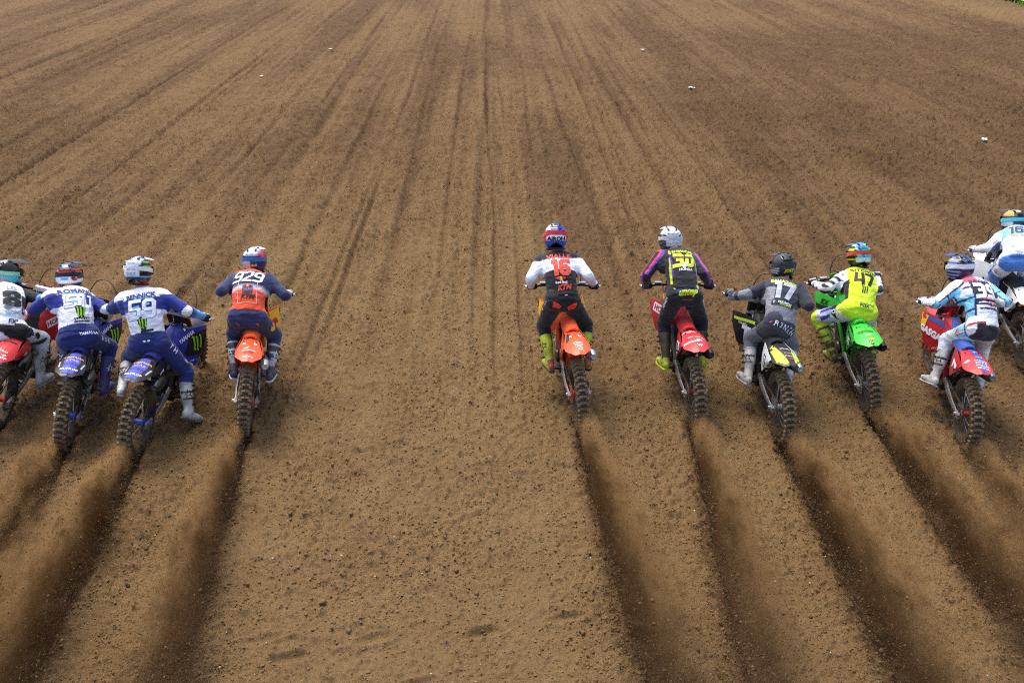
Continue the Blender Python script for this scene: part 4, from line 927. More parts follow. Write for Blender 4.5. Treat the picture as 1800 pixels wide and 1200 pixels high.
# --- A
def pA(F, S, P):
    for i, (a, b, t) in enumerate(((-.05, -.02, 'HRC'), (.03, -.05, 'PRO'), (-.02, -.08, 'RK'), (.05, -.11, 'VP'))): F(sc2(text(t), .04, a, b), 'f2f2f2')
    F(sc2(text('DUNLOP', .03), .045, 0, -.15), 'f2f2f2'); F(sc2(rect(.12, .03), 1, 0, .16), '1a1a1c')
    for s in (-1, 1): S(s, sc2(rect(.30, .085), 1, .0, .06, .15), 'f2f2f2', .003); S(s, sc2(text('HONDA', .03), .075, 0, .062, .15), 'c01820', .0045)
    P(1, sc2(rect(.12, .08), 1, -.03, .02), 'e8e8ea'); P(-1, sc2(rect(.18, .14), 1), 'f2f2f2')
def jA(c, put):
    put(True, 'eef0f6'); a = c['arm']; put(a & (c['at'] < .98), '17181c'); put(a & (c['at'] > .90) & (c['at'] < 1.10), '4aa3c8'); put(a & (c['at'] > 1.10), 'e8ecf6')
    put(~a & (np.abs(c['u']) > .80) & (c['v'] < .72) & (c['v'] > .3), '1b1c22'); put(~a & (np.abs(c['u']) > .9) & (c['v'] < .45) & (c['v'] > .36), 'f0f0f0')
def tA(c, put):
    put(True, 'e9ebf3'); put((c['bk'] > .06) & (c['v'] < .05), '14151b'); put((c['lt'] > .2) & (c['lt'] < .95) & (c['z'] < .80), '1b1c20')
def hA(x, y, z, put):
    put(True, '8c9096'); put(z < -.1, '2b3a40'); put((z < .0) & (z > -.55) & (x < .6) & (x > -.7), 'b81a2a'); put((x > .55) & (z < .0), '45b8c8'); put((x > .35) & (z > .25), '15161a'); put(z < -.5, '101114')
    for k in (-.45, -.15, .15): put((np.abs(x-k) < .07) & (np.abs(z-.82) < .06), '1a1b1d')
def rA(B, S, T):
    B(.66, sc2(number('8', .30), .20, 0, 0, 0, 1.45), '8d949e', lift=.0026); B(.66, sc2(number('8', .25), .19, 0, 0, 0, 1.45), '16181d')
    B(.94, sc2(text('LES', .02, .3), .07), '9aa0aa'); B(.44, sc2(WING, .09, -.03), '777c86'); B(.36, sc2(text('HONDA', .02), .035), 'a9b0bb'); B(.29, sc2(text('PRO', .01, .2), .05, -.02), '88c8e0'); B(.15, sc2(text('FXR', .03, .2), .065, .02), '23252c')
    T(1, .45, sc2(circle2(.5), .075, .05), '1b1c22', lift=.0025); T(1, .45, sc2(text('GUTS', .03, .2), .05, -.02), '1b1c22'); T(1, .2, sc2(rect(.05, .03), 1, -.03, .03), '1b1c22'); T(1, .3, sc2(rect(.05, .035), 1, 0, .05), '1b1c22')
Q['A'] = dict(label='bright red motorcycle at the left edge with a white stripe on its shroud', main='d01d26', side='d01d26', seat='1a1a1c', sub='17181a', frame='8f9194', tank='c9322f', spring='c01820', hub='c01820', rim='202224', sprocket='3b3c3e', fork='8a6a3a', clamp='9a9c9e', pad='e8e8ea', plate='d0303a', prints=pA,
    rider='person in white jersey with a black upper sleeve on the leftmost red motorcycle', jersey=jA, trouser=tA, hpaint=hA, prints2=rA, visor='1d1f22', strapc='8fd8b8', glove='1b1c20', cuff='e8ecf2', boot='e4e6e2', boot2='c9ccc9', sole='9a9c9a', look=28, hem=.16)
# --- B and C, blue
def pB(F, S, P):
    F(sc2(poly2([(-.045, .2), (.045, .2), (.075, .03), (.05, -.2), (-.05, -.2), (-.075, .03)]), 1, 0, 0), '4450b0', .0028); [F(sc2(rect(.012, .12), 1, .105*s, -.02, -.12*s), 'c8cad8') for s in (-1, 1)]
    F(sc2(text('YAMAHA', .03), .045, 0, .10), 'e8c030'); F(sc2(text('STAR', .03), .05, 0, .03), 'c9a0d8', .004); F(sc2(text('DUNLOP', .03), .04, 0, -.13), 'e8e8ee', .004); F(sc2(text('RACING', .03), .04, 0, -.04), '2a2c60', .004)
    for s in (-1, 1):
        S(s, sc2(poly2([(-.16, -.12), (.12, -.15), (.2, .10), (-.05, .12)]), 1, .03*s, 0), '12131a'); claws(lambda v, sh, c, lift: S(s, sc2(sh, 1, .06*s, 0), c, lift+.002), 0, .15, 0, '9be022', None)
        S(s, sc2(text('YAMAHA', .04, .2), .055, -.07*s, .09, .3*s), 'f0f0f4', .0045)
    P(1, sc2(rect(.16, .09), 1, 0, .01), 'e8e8ee'); P(1, sc2(text('YZ', .05, .2), .08, 0, .01), '17181e', .0045); P(-1, sc2(rect(.18, .14), 1), '12131a')
def jBC(white_u, lo=.56):
    def f(c, put):
        a = c['arm']; at, u, v = c['at'], c['u'], c['v']; put(True, 'eef0f8')
        put(~a & (np.abs(u) > white_u) & (v > lo) & (v < .84), '1e3084'); put(~a & (v > .81) & (v < .85) & (np.abs(u) < .5), '6fb4e6')
        put(a, '1e3084'); put(a & (at < .28) & (v > .88), 'eef0f8'); put(a*sstep(1.05, 1.6, at), '5fb0ea'); put(a & (np.abs(at-1.02) < .06) & (c['bk'] > .0), 'f0f0f4'); put(~a & (v < .145), '24356e')
    return f
def tBC(c, put):
    put(True, '1a2868'); put((c['lt'] > .98) & (c['lt'] < 1.06) , '3450a8')
def hB(x, y, z, put):
    put(True, 'e9edf5'); put(z > .60, '20242c'); put((z > .30) & (z < .60), 'd8402c'); put((np.abs(z-.75) < .12) & (np.abs(x) < .35), '7fb4e0'); put((x > .45) & (z > -.2) & (z < .7) & (np.sin(z*40+x*12) > .1), '14151a'); put((x > .5) & (z > -.15) & (z < .5) & (np.sin(z*40+x*12) < .0), 'd8402c'); put(z < -.42, '1b1d2a')
    put((np.abs(x) < .3) & (np.abs(z+.02) < .10) & (y < 0), '5aa5dc')
def rB(B, S, T):
    B(.96, sc2(text('ROMANO', .035), .075, 0, 0), '1e3084'); outlined(B, '511', .70, .145, 'f2f4fb', '7f8cd0', .17, .15, 0, 0, .05)
    B(.68, sc2(rect(.05, .025), 1, -.05, 0, .1), '6fc4ea', lift=.0048); claws(B, .46, .10, -.01); B(.29, sc2(rect(.15, .045), 1, 0, 0, .08), '15161c'); B(.29, sc2(text('YAMALUBE', .03), .034, 0, 0, .08), 'eeeef4', lift=.0045); B(.17, sc2(text('SPORT', .02, .1), .042, .02, 0, .08), '1e3084')
    T(1, .4, sc2(text('THOR', .03, 0, 1.5), .06), 'eef0f8'); S(.0, sc2(text('YAMAHA', .03), .04), 'eef0f8', du=.10)
blue = dict(main='14151e', side='15161c', seat='232c80', sub='17181a', frame='2a2c30', tank='2a3ca4', spring='2a3fd0', hub='2a44c0', rim='2438a8', sprocket='8a8c8e', fork='7a4a2a', clamp='a9abae', pad='3237a8', plate='2b1e22', shroud='2a3ca0', prints=pB, cap='4a4b4d')
Q['B'] = dict(blue, label='dark blue motorcycle between the red motorcycle and another dark blue one', rider='person in white and blue jersey with blue boots, on a dark blue motorcycle', jersey=jBC(.62), trouser=tBC, hpaint=hB, prints2=rB, visor='2b3a6a', strapc='23262e', glove='1e3084', boot='2a3f9c', boot2='22348a', starc='e8ecf6', sole='20306a', heelc='22348a', look=-6, hem=.17)
def hC(x, y, z, put):
    put(True, 'eef0f6'); put((z > .86) & (np.abs(x) > .12), '5468b8'); put((x > .55) & (z > -.35), '121316'); put((x > .62) & (np.sin(z*22) > .5) & (z > -.1), '8fd020'); put((z < -.28) & (z > -.42), '76bce4'); put(z < -.42, '1b1d28'); put((z < -.62) & (z > -.78), 'c02038')
def rC(B, S, T):
    B(.95, sc2(text('BENNICK', .04, .0), .066, 0, 0, .05), '1e3084'); outlined(B, '59', .675, .20, 'f4f6fc', '6a7acb', .17, .12, 0, 0, .03); B(.72, sc2(rect(.07, .02), 1, -.05, 0, .15), '6fc4ea', lift=.0048); B(.76, sc2(rect(.04, .02), 1, .06, 0, .1), '6fc4ea', lift=.0048)
    claws(B, .40, .095, -.01); B(.235, sc2(rect(.12, .022), 1, .02, 0, .08), '15161c'); T(1, .25, sc2(text('TH', .03, 0, 1.5), .075), 'eef0f8'); T(1, .75, sc2(rect(.05, .02), 1, 0, .02), 'c9cfee'); S(.03, sc2(BULLS, .04), 'eef0f8')
Q['C'] = dict(blue, label='dark blue motorcycle whose rider trails one white boot off to the right', rider='person in white and blue jersey with white boots, right leg hanging free', jersey=jBC(-1, .58), trouser=tBC, hpaint=hC, prints2=rC, visor='e8eaf2', strapc='eef0f4', htext=[(sc2(text('DAX', .03, 0, 1.2), .04), '8fb8dc', -.012), (sc2(stroke([(-.5, -.1), (-.15, 0), (-.05, .25)], .09)+stroke([(.05, .3), (.15, .1), (.55, -.05)], .09), .08, 0, .02), 'd0405a', .012)], glove='17181c', cuff='3a8fd8', boot='e9ebe8', boot2='d4d6d4', strap='2a2c30', sole='8a8c8a', toeL=(-.35, .9, -.55), toeR=(.45, .8, -.62), nod=-22, look=6, hem=.17)
# --- D
def pD(F, S, P):
    for x in (-.055, .055): F(sc2(digit_c('6'), .045, x, .12), 'f2f2f4')
    F(sc2(text('WP', .02), .035, -.03, 0), 'f4e0d8'); F(sc2(rect(.13, .014), 1, 0, -.05), 'f4e8e0'); F(sc2(rect(.09, .012), 1, 0, -.075), 'a02810'); F(sc2(rect(.09, .012), 1, 0, -.10), 'a02810'); F(sc2(text('MOTUL', .02), .03, 0, -.17), 'f2e6e0')
    for s in (-1, 1):
        S(s, sc2(poly2([(-.10, -.2), (.2, -.2), (.2, .2), (0, .2)] if s > 0 else [(-.2, -.2), (.10, -.2), (0, .2), (-.2, .2)]), 1), 'f2b818'); S(s, sc2(BULL if s > 0 else [([(-a, b) for a, b in reversed(V)], f) for V, f in BULL], .16, .14*s, 0), 'c8203a', .0045)
        S(s, sc2(rect(.03, .3), 1, .215*s, .05), '1c2350', .004)
    P(-1, sc2(rect(.2, .10), 1), '15161a'); P(1, sc2(rect(.10, .05), 1, .08), '15161a')
def digit_c(ch): return [([(a-.31, b-.5) for a, b in V], F) for V, F in digit(ch)]
def jD(c, put):
    a = c['arm']; at, v, u = c['at'], c['v'], c['u']; put(True, '1f2a52'); put(~a*(1-sstep(.46, .62, v)), 'f4f0f4'); put(~a*(1-sstep(.40, .56, v)), 'e8502a'); put(a*sstep(1.3, 1.6, at), 'e8e0ee'); put(a*sstep(1.5, 1.75, at), 'dd4a30'); put(~a & (v > .97), 'e8502a')
def tD(c, put):
    put(True, '22305a'); put((c['v'] > .04) & (c['bk'] > -.08), 'e8502a'); put((c['lt'] > .10) & (c['lt'] < .40) & (c['bk'] > -.02) & (np.abs(c['u']) > .95), '566079'); pass
def hD(x, y, z, put):
    put(True, '1f2e62'); put((x < -.0) & (z < .1), 'aab4c8'); put(z > .5, 'dde2ec'); put((x > .5) & (z > .2), 'c8303a'); put((np.sin(x*14) > .6) & (z > .6), '8f9bb4'); put(z < -.45, '1b2444')
def rD(B, S, T):
    outlined(B, '929', .85, .15, 'f4f4f8', '1a2348', .17, .22, 0, 0, .03); bulls(B, .60, .045, '232c58', tc='d87a98'); B(.345, sc2(text('KTM', .06, .35), .065), '17181c'); B(.47, [p for p in stroke([(-.095, -.13), (.095, -.13), (.095, .12), (-.095, .12)], .004, True)], 'f0d8d8')
    S(.13, sc2(digit_c('0'), .045, rot=-.3), 'f6f0f0'); B(.985, sc2(text('PRADO', .03), .03), 'f0d0c8')
    for s in (-1, 1): S(-.20, sc2(poly2([(-.05, -.015), (.02, .02), (.05, .025), (.04, -.02), (-.02, -.03)]), 1.0, .075*s, 0, 0, s), 'e0502c')
    for s in (-1, 1): T(s, .45, sc2(circle2(.5), .10, .0, 0), 'f2c018', lift=.0025); T(s, .45, sc2(BULL, .06), 'c8203a', lift=.004)
orange = dict(main='f0531c', side='f0531c', seat='f0531c', sub='17181a', frame='e84a18', tank='3a3c3e', spring='e8501c', hub='e84a1c', rim='202224', sprocket='e8481c', fork='17181a', clamp='e8501c', pad='17181a', plate='f0531c', cap='b9bbbd', mud='f0531c')
Q['D'] = dict(orange, label='orange motorcycle with an orange seat under the rider in navy and orange', seat='e85a28', prints=pD, rider='person in navy jersey that fades to orange at the waist, arms spread wide', jersey=jD, trouser=tD, hpaint=hD, prints2=rD, visor='dfe4ee', strapc='3f6bb0', htext=[(sc2(text('Red Bull', .04), .036), 'f0c850', -.022)], glove='e9ebf0', cuff='c8402c', boot='24335e', boot2='e9ecf2', strap='e9ecf2', bootfoot='e0e3e8', sole='d8dade', starc='e8ecf6', hem=.17)
# --- E
def pE(F, S, P):
    for x in (-.045, .05): F(sc2(digit_c('6'), .045, x, .13), 'f6e6e0')
    for i in range(4): F(sc2(rect(.10-.01*i, .012), 1, .01, -.03-.03*i), 'f6e4dc')
    F(sc2(text('RK', .03), .04, .02, -.16), 'f6e4dc'); F(sc2(poly2([(-.07, .24), (-.04, .20), (-.07, .06), (-.11, .02)]), 1), '23252c')
    for s in (-1, 1):
        S(s, sc2(poly2([(-.10, -.2), (.2, -.2), (.2, .2), (0, .2)] if s > 0 else [(-.2, -.2), (.10, -.2), (0, .2), (-.2, .2)]), 1), 'f2b818'); S(s, sc2(BULL if s > 0 else [([(-a, b) for a, b in reversed(V)], f) for V, f in BULL], .15, .12*s, -.03), 'c8203a', .0045)
        S(s, sc2(rect(.03, .3), 1, .215*s, .05), '1c2350', .004)
    P(-1, sc2(rect(.16, .035), 1, 0, -.02, .5), '1a1c20'); P(-1, sc2(text('KTM', .05, .3), .05, 0, -.02, .5), 'f0f0f0', .0045); P(-1, sc2(rect(.10, .014), 1, -.03, .05, .5), 'c8d820')
def jE(c, put):
    a = c['arm']; at, v = c['at'], c['v']; put(True, '17181d'); put(~a & (v > .55) & (v < .85), 'eceef6'); put(a, 'e9ebf6'); put(a & (at < .32) & (v > .87), '17181d'); put(a & (at > 1.55) & (np.sin(c['z']*120) > .3), 'c83040')
def tE(c, put): put(True, '121319')
def hE(x, y, z, put):
    put(True, 'eceef4'); put(z < -.30, '2a49b8'); put((z > .10) & (z < .45), 'd83048'); put((z > .45) & (x > .1), '2a3fb0'); put((np.abs(x) > .8) & (z > -.3), 'd84a60'); put((z > .8) & (np.abs(x) < .2), '15161a')
def rE(B, S, T):
    B(.945, sc2(text('VIALLE', .04, 0, 1.05), .082), 'f0553c'); B(.665, sc2(number('16', .24, .05), .195), 'f0553c'); bulls(B, .405, .060); B(.225, sc2(text('KTM', .06, .4), .07, .02, 0, .12), 'e84a24'); S(.09, sc2(poly2([(-.02, .02), (.02, .02), (.015, -.02), (-.01, -.025)]), 1), 'f0f0f0')
    for s in (-1, 1): S(-.12, sc2(poly2([(-.05, -.015), (.02, .02), (.05, .025), (.04, -.02), (-.02, -.03)]), 1.1, .085*s, 0, 0, s), 'd84028')
    for s in (-1, 1): T(s, .35, sc2(BULL, .05, .02), 'c8203a'); T(s, .3, sc2(circle2(.5), .03, -.03, .02), 'f0c8c8')
    T(-1, .1, sc2(text('TROY', .01, .2), .03), 'd8d8d8')
Q['E'] = dict(orange, label='orange motorcycle with a black fuel tank under the rider in neon yellow boots', prints=pE, rider='person in black and white jersey with a broad white band, wearing neon yellow boots', jersey=jE, trouser=tE, hpaint=hE, prints2=rE, visor='3048b0', strapc='d8384e', htext=[(sc2(text('AIROH', .05), .062), '15161a', -.018)], glove='1b1c22', cuff='e6e8f0', boot='d6ee1c', boot2='cde41c', heelc='c8343c', sole='3a2c2c', starc='23260c', inner='15160e', collar=None, hem=.15, nod=-24)
# --- F
def pF(F, S, P):
    F(sc2(rect(.10, .012), 1, .0, .17), 'f0d0d0'); F(sc2(text('HONDA', .03), .036, -.03, .20), 'f4f0f0'); F(sc2(text('PRO CIRCUIT', .02), .03, .03, .05), 'f4f0f0'); F(sc2(text('DUNLOP', .04), .04, -.04, -.05), 'f4f0f0'); F(sc2(text('RK', .04), .045, .045, -.02), 'f4f0f0'); F(sc2(text('VP', .04), .05, .03, -.13), 'f4f0f0')
    for s in (-1, 1): S(s, sc2(rect(.3, .10), 1, 0, .07, .12*s), 'eceef0'); S(s, sc2(text('HONDA', .04), .08, .02, .07, .12*s), 'b01820', .0045); S(s, sc2(rect(.03, .16), 1, .04, -.07), 'eceef0')
    P(-1, sc2(rect(.22, .13), 1, 0, 0, .3), 'eceef0'); P(-1, sc2(number('30', .2), .10, 0, 0, .3), '17181c', .0045)
def jF(c, put):
    a = c['arm']; at, v, u = c['at'], c['v'], c['u']; put(True, '1a1a1f'); put(~a & (np.abs(u) < .7) & (v > .15) & (v < .6), '2b282d')
    V = c['V']; put(~a & (np.abs(np.abs(u)-(.86-.35*(v > .5)*(v-.5))) < .05) & (v > .15) & (v < .95), 'c9dc2a'); put(~a & (np.abs(np.abs(u)-.76) < .05) & (v > .3) & (v < .85), '5a3a9c')
    o = (c['side']*((V-c['V'].mean(0))@np.array([1., 0, 0]))); z = c['z']
    q = V[:, 0]*c['side']; m = a & (c['ring'] > .45) & (at < 1.8); put(m, '5a3fa8'); put(a & (c['ring'] > .72) & (at < 1.6), 'd83c68'); put(a & (c['ring'] > .93), '17181c'); put(a & (at > 1.8), '17181c')
def tF(c, put):
    put(True, '16161c'); put((c['v'] > -.10) & (c['v'] < .16) & (c['bk'] > .0) & (np.abs(c['u']) < .72), '252f66'); put((np.abs(np.abs(c['u'])-.75) < .06) & (c['v'] > .0), 'c9dc2a')
def hF(x, y, z, put):
    put(True, 'dfe1e2'); put(z < -.42, '121316'); put((np.abs(z-.15) < .12) & (np.abs(x) > .4), '9ea2a4'); put((x < -.55) & (z < .5), '3a3c3e'); put((np.abs(x) < .12) & (z > .55), 'f2f2f4'); put((np.sin(x*17+z*9)*np.sin(z*23) > .55), '8a8d90')
def rF(B, S, T):
    B(.95, sc2(text('SHIMODA', .04, -.0), .048), 'd4e424'); B(.71, sc2(number('30', .24, .08, .15), .18), 'dcea2c'); B(.76, sc2(poly2([(-.1, -.01), (.1, .0), (.11, .02), (-.09, .01)]), 1, -.01, .0), '5a4a50', lift=.005); B(.56, sc2(WING, .095), 'f2f2f4'); B(.475, sc2(text('HONDA', .04, .1), .04), 'f2f2f4')
    S(.0, sc2(text('unoap', .05, .5), .085, 0, 0, .08), 'd4e424'); S(-.14, sc2(rect(.12, .008), 1), '6a4a48')
    for s in (-1, 1): T(s, .22, sc2(text('HONDA', .03), .045), 'f2f2f4'); T(s, .12, sc2(poly2([(-.03, -.02), (.05, .02), (.03, .035)]), 1.0, 0, .035), 'd4e424')
red = dict(main='c8242e', side='c8242e', seat='c4242e', sub='17181a', frame='8a8c8f', tank='c8242e', spring='b01820', hub='b8202c', rim='202224', sprocket='3a3b3d', fork='8a6a3a', clamp='9a9c9e', pad='1a1a1c', plate='c8242e', cap='3a3b3d')
Q['F'] = dict(red, label='red motorcycle with white number panel under the rider dressed in black', prints=pF, rider='person all in black with neon yellow number and purple sleeve stripes', jersey=jF, trouser=tF, hpaint=hF, prints2=rF, visor='eceef0', strapc='d0d2d4', glove='15161a', cuff='17181c', knuckle='3a3b3e', boot='1a1b1e', boot2='16171a', boot3='cfe424', bootfoot='cfe424', heelc='cfe424', sole='b8d020', inner='1c1d18', star=0, hem=.16)
# --- G
def pG(F, S, P):
    F(sc2(poly2([(-.13, .12), (-.06, .22), (.0, -.20), (-.06, -.24), (-.16, -.10)]), 1), 'b9e238'); F(sc2(poly2([(.08, .05), (.13, .05), (.12, -.16), (.06, -.22)]), 1), 'b9e238'); F(sc2(text('TRIUMPH', .02), .03, .04, .08), 'e8e8e0', .0045); F(sc2(text('MOTUL', .02), .028, .045, -.02), 'd8b040', .0045); F(sc2(text('DUNLOP', .02), .028, .045, -.08), 'e8e8e0', .0045); F(sc2(rect(.06, .02), 1, .045, -.13), 'c03028', .0045)
    for s in (-1, 1): S(s, sc2(rect(.36, .03), 1, 0, .10, .08), 'c9e030'); S(s, sc2(text('T', .06), .20, -.05*s, -.03), 'eceef0', .0045); S(s, sc2(text('TRIUMPH', .02), .035, -.02, .06), 'd8dade', .0045)
    P(-1, sc2(rect(.24, .16), 1), 'eceef0'); P(-1, sc2(rect(.15, .13), 1, .0, 0, .2), '1a1b1f', .004); P(-1, sc2(number('17', .2), .10, 0, 0, .2), 'f0f0f2', .0055)
def jG(c, put):
    a = c['arm']; at, v, u = c['at'], c['v'], c['u']; put(True, '2d3442'); put(~a & (v < .40-.10*(1-np.abs(u))) , '85888e'); put(~a & (np.abs(u) > .86) & (v < .75), '8f9298'); put(~a & (v < .20), '7f8288')
    put(a, '1f2530'); put(a & (c['side'] < 0) & (at > .9), '7d8187'); put(a & (at > 1.25) & (at < 1.5), '232838'); put(a & (c['side'] < 0) & (at > 1.72), '93979c')
def tG(c, put):
    put(True, '6f737a'); put((c['v'] > -.24) & (c['bk'] > -.06), '1d2438'); put((c['v'] < -.16) & (c['bk'] > -.02) & (c['lt'] < .5), '3d4148'); put((c['lt'] > .9), '6c7078')
def hG(x, y, z, put):
    put(True, '26282b'); put((np.abs(np.abs(x)-.42) < .05) & (z > .1), '4a4d50'); put((x < -.75) & (z < .2) & (np.sin(z*30) > 0), 'd4d6d8'); put((z < -.5), '141518'); put((np.abs(z-.34) < .035), '0e0f10')
def rG(B, S, T):
    B(.965, sc2(text('SAVATGY', .05, -.1), .062), 'cfe030'); B(.745, sc2(number('17', .24, .06, .05), .215), 'bfc3c9'); B(.43, sc2(rect(.22, .055), 1, 0, 0, -.08), '1c2130'); B(.44, sc2(text('TRIUMPH', .03, .1), .034, .02, 0, -.08), 'eef0f2', lift=.005); B(.40, sc2(text('RACING', .04, .2), .030, .03, 0, -.08), 'c4e030', lift=.005); B(.43, sc2(text('T', .04), .04, -.085, .006), 'eef0f2', lift=.005)
    S(-.05, sc2(text('R3NEN', .015, 0, 1.45), .072), 'dfe2e8'); S(-.06, sc2(rect(.02, .035), 1, -.17, 0), 'c04050'); S(-.27, sc2(rect(.07, .02), 1, -.03, 0), '4fa03a')
Q['G'] = dict(label='black and lime motorcycle with lime stripes on its rear fender', main='1c1d20', side='e4e6e8', seat='1a1a1c', sub='8a8c8e', frame='26282b', tank='232427', spring='d8d020', hub='b4b6b8', rim='202224', sprocket='5a5c5e', fork='7a5a30', clamp='9a9c9e', pad='26301c', plate='1c1d20', mud='2c2d30', cap='b4b6b8', prints=pG,
    rider='person in charcoal and grey jersey with black helmet and white boots', jersey=jG, trouser=tG, hpaint=hG, prints2=rG, visor='1c1d20', strapc='303336', htext=[(sc2(text('JOEY', .05, .2), .045), 'e0d824', -.012)], glove='1a1b20', cuff='8a8d92', boot='e6e7e4', boot2='d2d4d2', strap='4a4b4d', sole='a8aaa8', pad_='7a1c24', collar='8c1c24', hem=.14, look=-8)
# --- H
def pH(F, S, P):
    F(sc2(rect(.03, .008), 1, -.03, .17), '2a9a20'); F(sc2(rect(.16, .012), 1, 0, .02), '1a8a28'); F(sc2(text('PRO', .02), .03, -.06, .05), '7a3a10'); F(sc2(text('Kawasaki', .03), .04, 0, .05), '17601c'); F(sc2(rect(.05, .02), 1, .0, -.05), 'd0d0a0'); F(sc2(rect(.05, .03), 1, .02, -.13), 'e8e020'); claws(lambda v, sh, c, lift: F(sc2(sh, 1, .0, -.18), c, lift+.002), 0, .05)
    for s in (-1, 1): S(s, sc2(poly2([(-.2, -.03), (.2, .0), (.2, .05), (-.2, .03)]), 1, 0, .0), '15161a'); S(s, sc2(text('KX', .05, .2), .08, .05*s, .08), '15161a', .0045)
    P(-1, sc2(poly2([(-.11, -.10), (.09, -.08), (.12, .09), (-.09, .09)]), 1), '121316'); P(-1, sc2(number('47', .2), .115, 0, 0), 'f2f2f4', .0045)
def jH(c, put):
    a = c['arm']; at = c['at']; put(True, 'd2f02a'); put(a | (np.abs(c['u']) > 1.0), 'e4e6ee'); put(a & (np.sin(at*19) > .1) & (np.sin(c['z']*70+c['side']) > -.3), '1b1c22'); put(a & (at > 1.8), '17181c'); put(~a & (np.abs(c['u']) > .9) & (c['v'] < .6), '17181c')
def tH(c, put):
    lt = c['lt']; put(True, 'dfe3ee'); put((c['v'] > -.12) & (lt < .25), 'd2f02a'); put((lt > .25) & (lt < .55) & (c['bk'] > -.12), '15161c'); put((lt > .45) & (lt < .8) & (np.sin(c['z']*60+c['V'][:, 1]*50) > .1), '3a48b8'); put((lt > .93) & (lt < 1.35), 'd2f02a'); put(lt > 1.35, '15161c'); put((c['v'] > -.5) & (c['bk'] > -.02) & (lt < .35), 'd2f02a')
def hH(x, y, z, put):
    put(True, '46c4c0'); put((z < -.12) & (z > -.45) & (np.abs(x) < .75), 'e8ecf2'); put((np.abs(x+z*.5+.1) < .10) & (z > -.1), '3a58c8'); put((x > .35) & (z > .5), 'c8d828'); put((z > .7) & (x < .1), '3f8fd8'); put((x < -.62), '1a1b1e'); put((x < -.5) & (np.sin(z*18) > .3), 'c8e020'); put((x > .68), '2a8a60'); put(z < -.45, '111214')
def rH(B, S, T):
    B(.93, sc2(text('KITCHEN', .03, 0, 1.1), .062), '17181c'); B(.68, sc2(number('47', .20, .04), .175), '15161a'); B(.40, sc2(CLAW, .085), '20281a'); S(.02, sc2(text('FOX', .05), .05), '1c3a5a'); S(-.2, sc2(circle2(.5), .03), 'e8e020', du=.15)
    T(-1, .3, sc2(text('FOX', .04), .07), 'dfe3ee')
Q['H'] = dict(label='bright green motorcycle beside the black and lime one', main='32c838', side='2cc034', seat='34c43c', sub='2cae34', frame='2cae34', tank='30b838', spring='2aa030', hub='8a8c8e', rim='202224', sprocket='8a8c8e', fork='b08a3a', clamp='8a8c8e', pad='1a3a1c', plate='32c838', mud='2cb034', cap='26272a', prints=pH,
    rider='person in neon yellow jersey with white patterned sleeves on the green motorcycle', jersey=jH, trouser=tH, hpaint=hH, prints2=rH, visor='3a6ac8', strapc='e04c24', glove='1b1c20', cuff='e0e2e8', knuckle='c8cad0', boot='c8e424', boot2='17181a', strap='2a3a10', starc='20300c', star=0, sole='23260c', heelc='26300c', hem=.13, nod=-22)
# --- I
def pI(F, S, P):
    F(sc2(poly2([(-.02, .25), (.04, .25), (.075, -.04), (.05, -.22), (.01, -.20), (.01, -.02)]), 1), '3a56a8'); F(sc2(text('V', .03), .04, .02, .17), 'eef0f6', .0045); F(sc2(rect(.07, .012), 1, .03, .06), 'e0c030', .0045)
    for i in range(4): F(sc2(text('MOTUL' if i % 2 else 'GASGAS', .03), .032, .03, -.02-.045*i, -.12), 'e6e8f2', .0045)
    F(sc2(rect(.05, .03), 1, -.085, .0, .4), 'eef0f2'); 
    for s in (-1, 1): S(s, sc2(rect(.35, .09), 1, 0, .14), '3a56a8' ); S(s, sc2(rect(.12, .16), 1, .17*s, .08), 'f0b818', .0038); S(s, sc2(BULL, .11, .12*s, .10, 0, -s), 'c8203a', .005); S(s, sc2(text('GASGAS', .06), .10, .0, -.02, .08*s), 'f4f4f6', .005)
    P(-1, sc2(poly2([(-.1, -.05), (.1, .02), (.1, .06), (-.1, .05)]), 1), 'e8eaf0'); P(-1, sc2(text('GG', .05), .06), '17181c', .0045)
def jI(c, put):
    a = c['arm']; at, v, u = c['at'], c['v'], c['u']; au = np.abs(u); put(True, 'eceef4'); put(~a & (v > .53+.06*au) & (v < .92) & (au < .92), '2b2c38'); put(~a & (v > .34+.05*au) & (v < .51) & (au < .88), '222a4c'); put(~a & (np.abs(v-.42) < .012) & (au < .7), 'eceef4'); put(~a & (np.abs(v-.29) < .02) & (au < .7), '1c2340')
    put(~a & (au > .86) & (v < .62) & (v > .1), '7cc8ec'); put(~a & (np.abs(au-.85) < .04) & (v < .64), '1b2350'); put(~a & (au > .86) & (np.sin(v*26) > .86), '1b2350'); put(~a & (v > .9) & (au > .35), 'e0506a')
    m = a & (at > .15) & (at < 1.6) & (c['ring'] > -.35) & (c['ring'] < .55); put(m, '7cc8ec'); put(m & (np.sin(at*13) > .93), '1b2350'); put(a & (np.abs(c['ring']+.38) < .10) & (at < 1.65), '1b2350'); put(a & (np.abs(c['ring']-.62) < .08) & (at < 1.65), '1b2350')
def tI(c, put):
    put(True, 'ebedf4'); put((c['v'] < -.02) & (c['v'] > -.5) & (c['bk'] > -.03) & (c['lt'] < .5) & (np.abs(c['u']) < 1.0), '26242c'); put((np.abs(c['v']+.01) < .022) & (c['bk'] > -.03), 'b82838'); m = (c['lt'] > .02) & (c['lt'] < .75) & (c['z'] > .99-.25*c['lt']) & (np.abs(c['u']) > .95) & (c['bk'] < .04); put(m, '7cc8ec'); put(m & (np.sin(c['lt']*22) > .9), '1b2350')
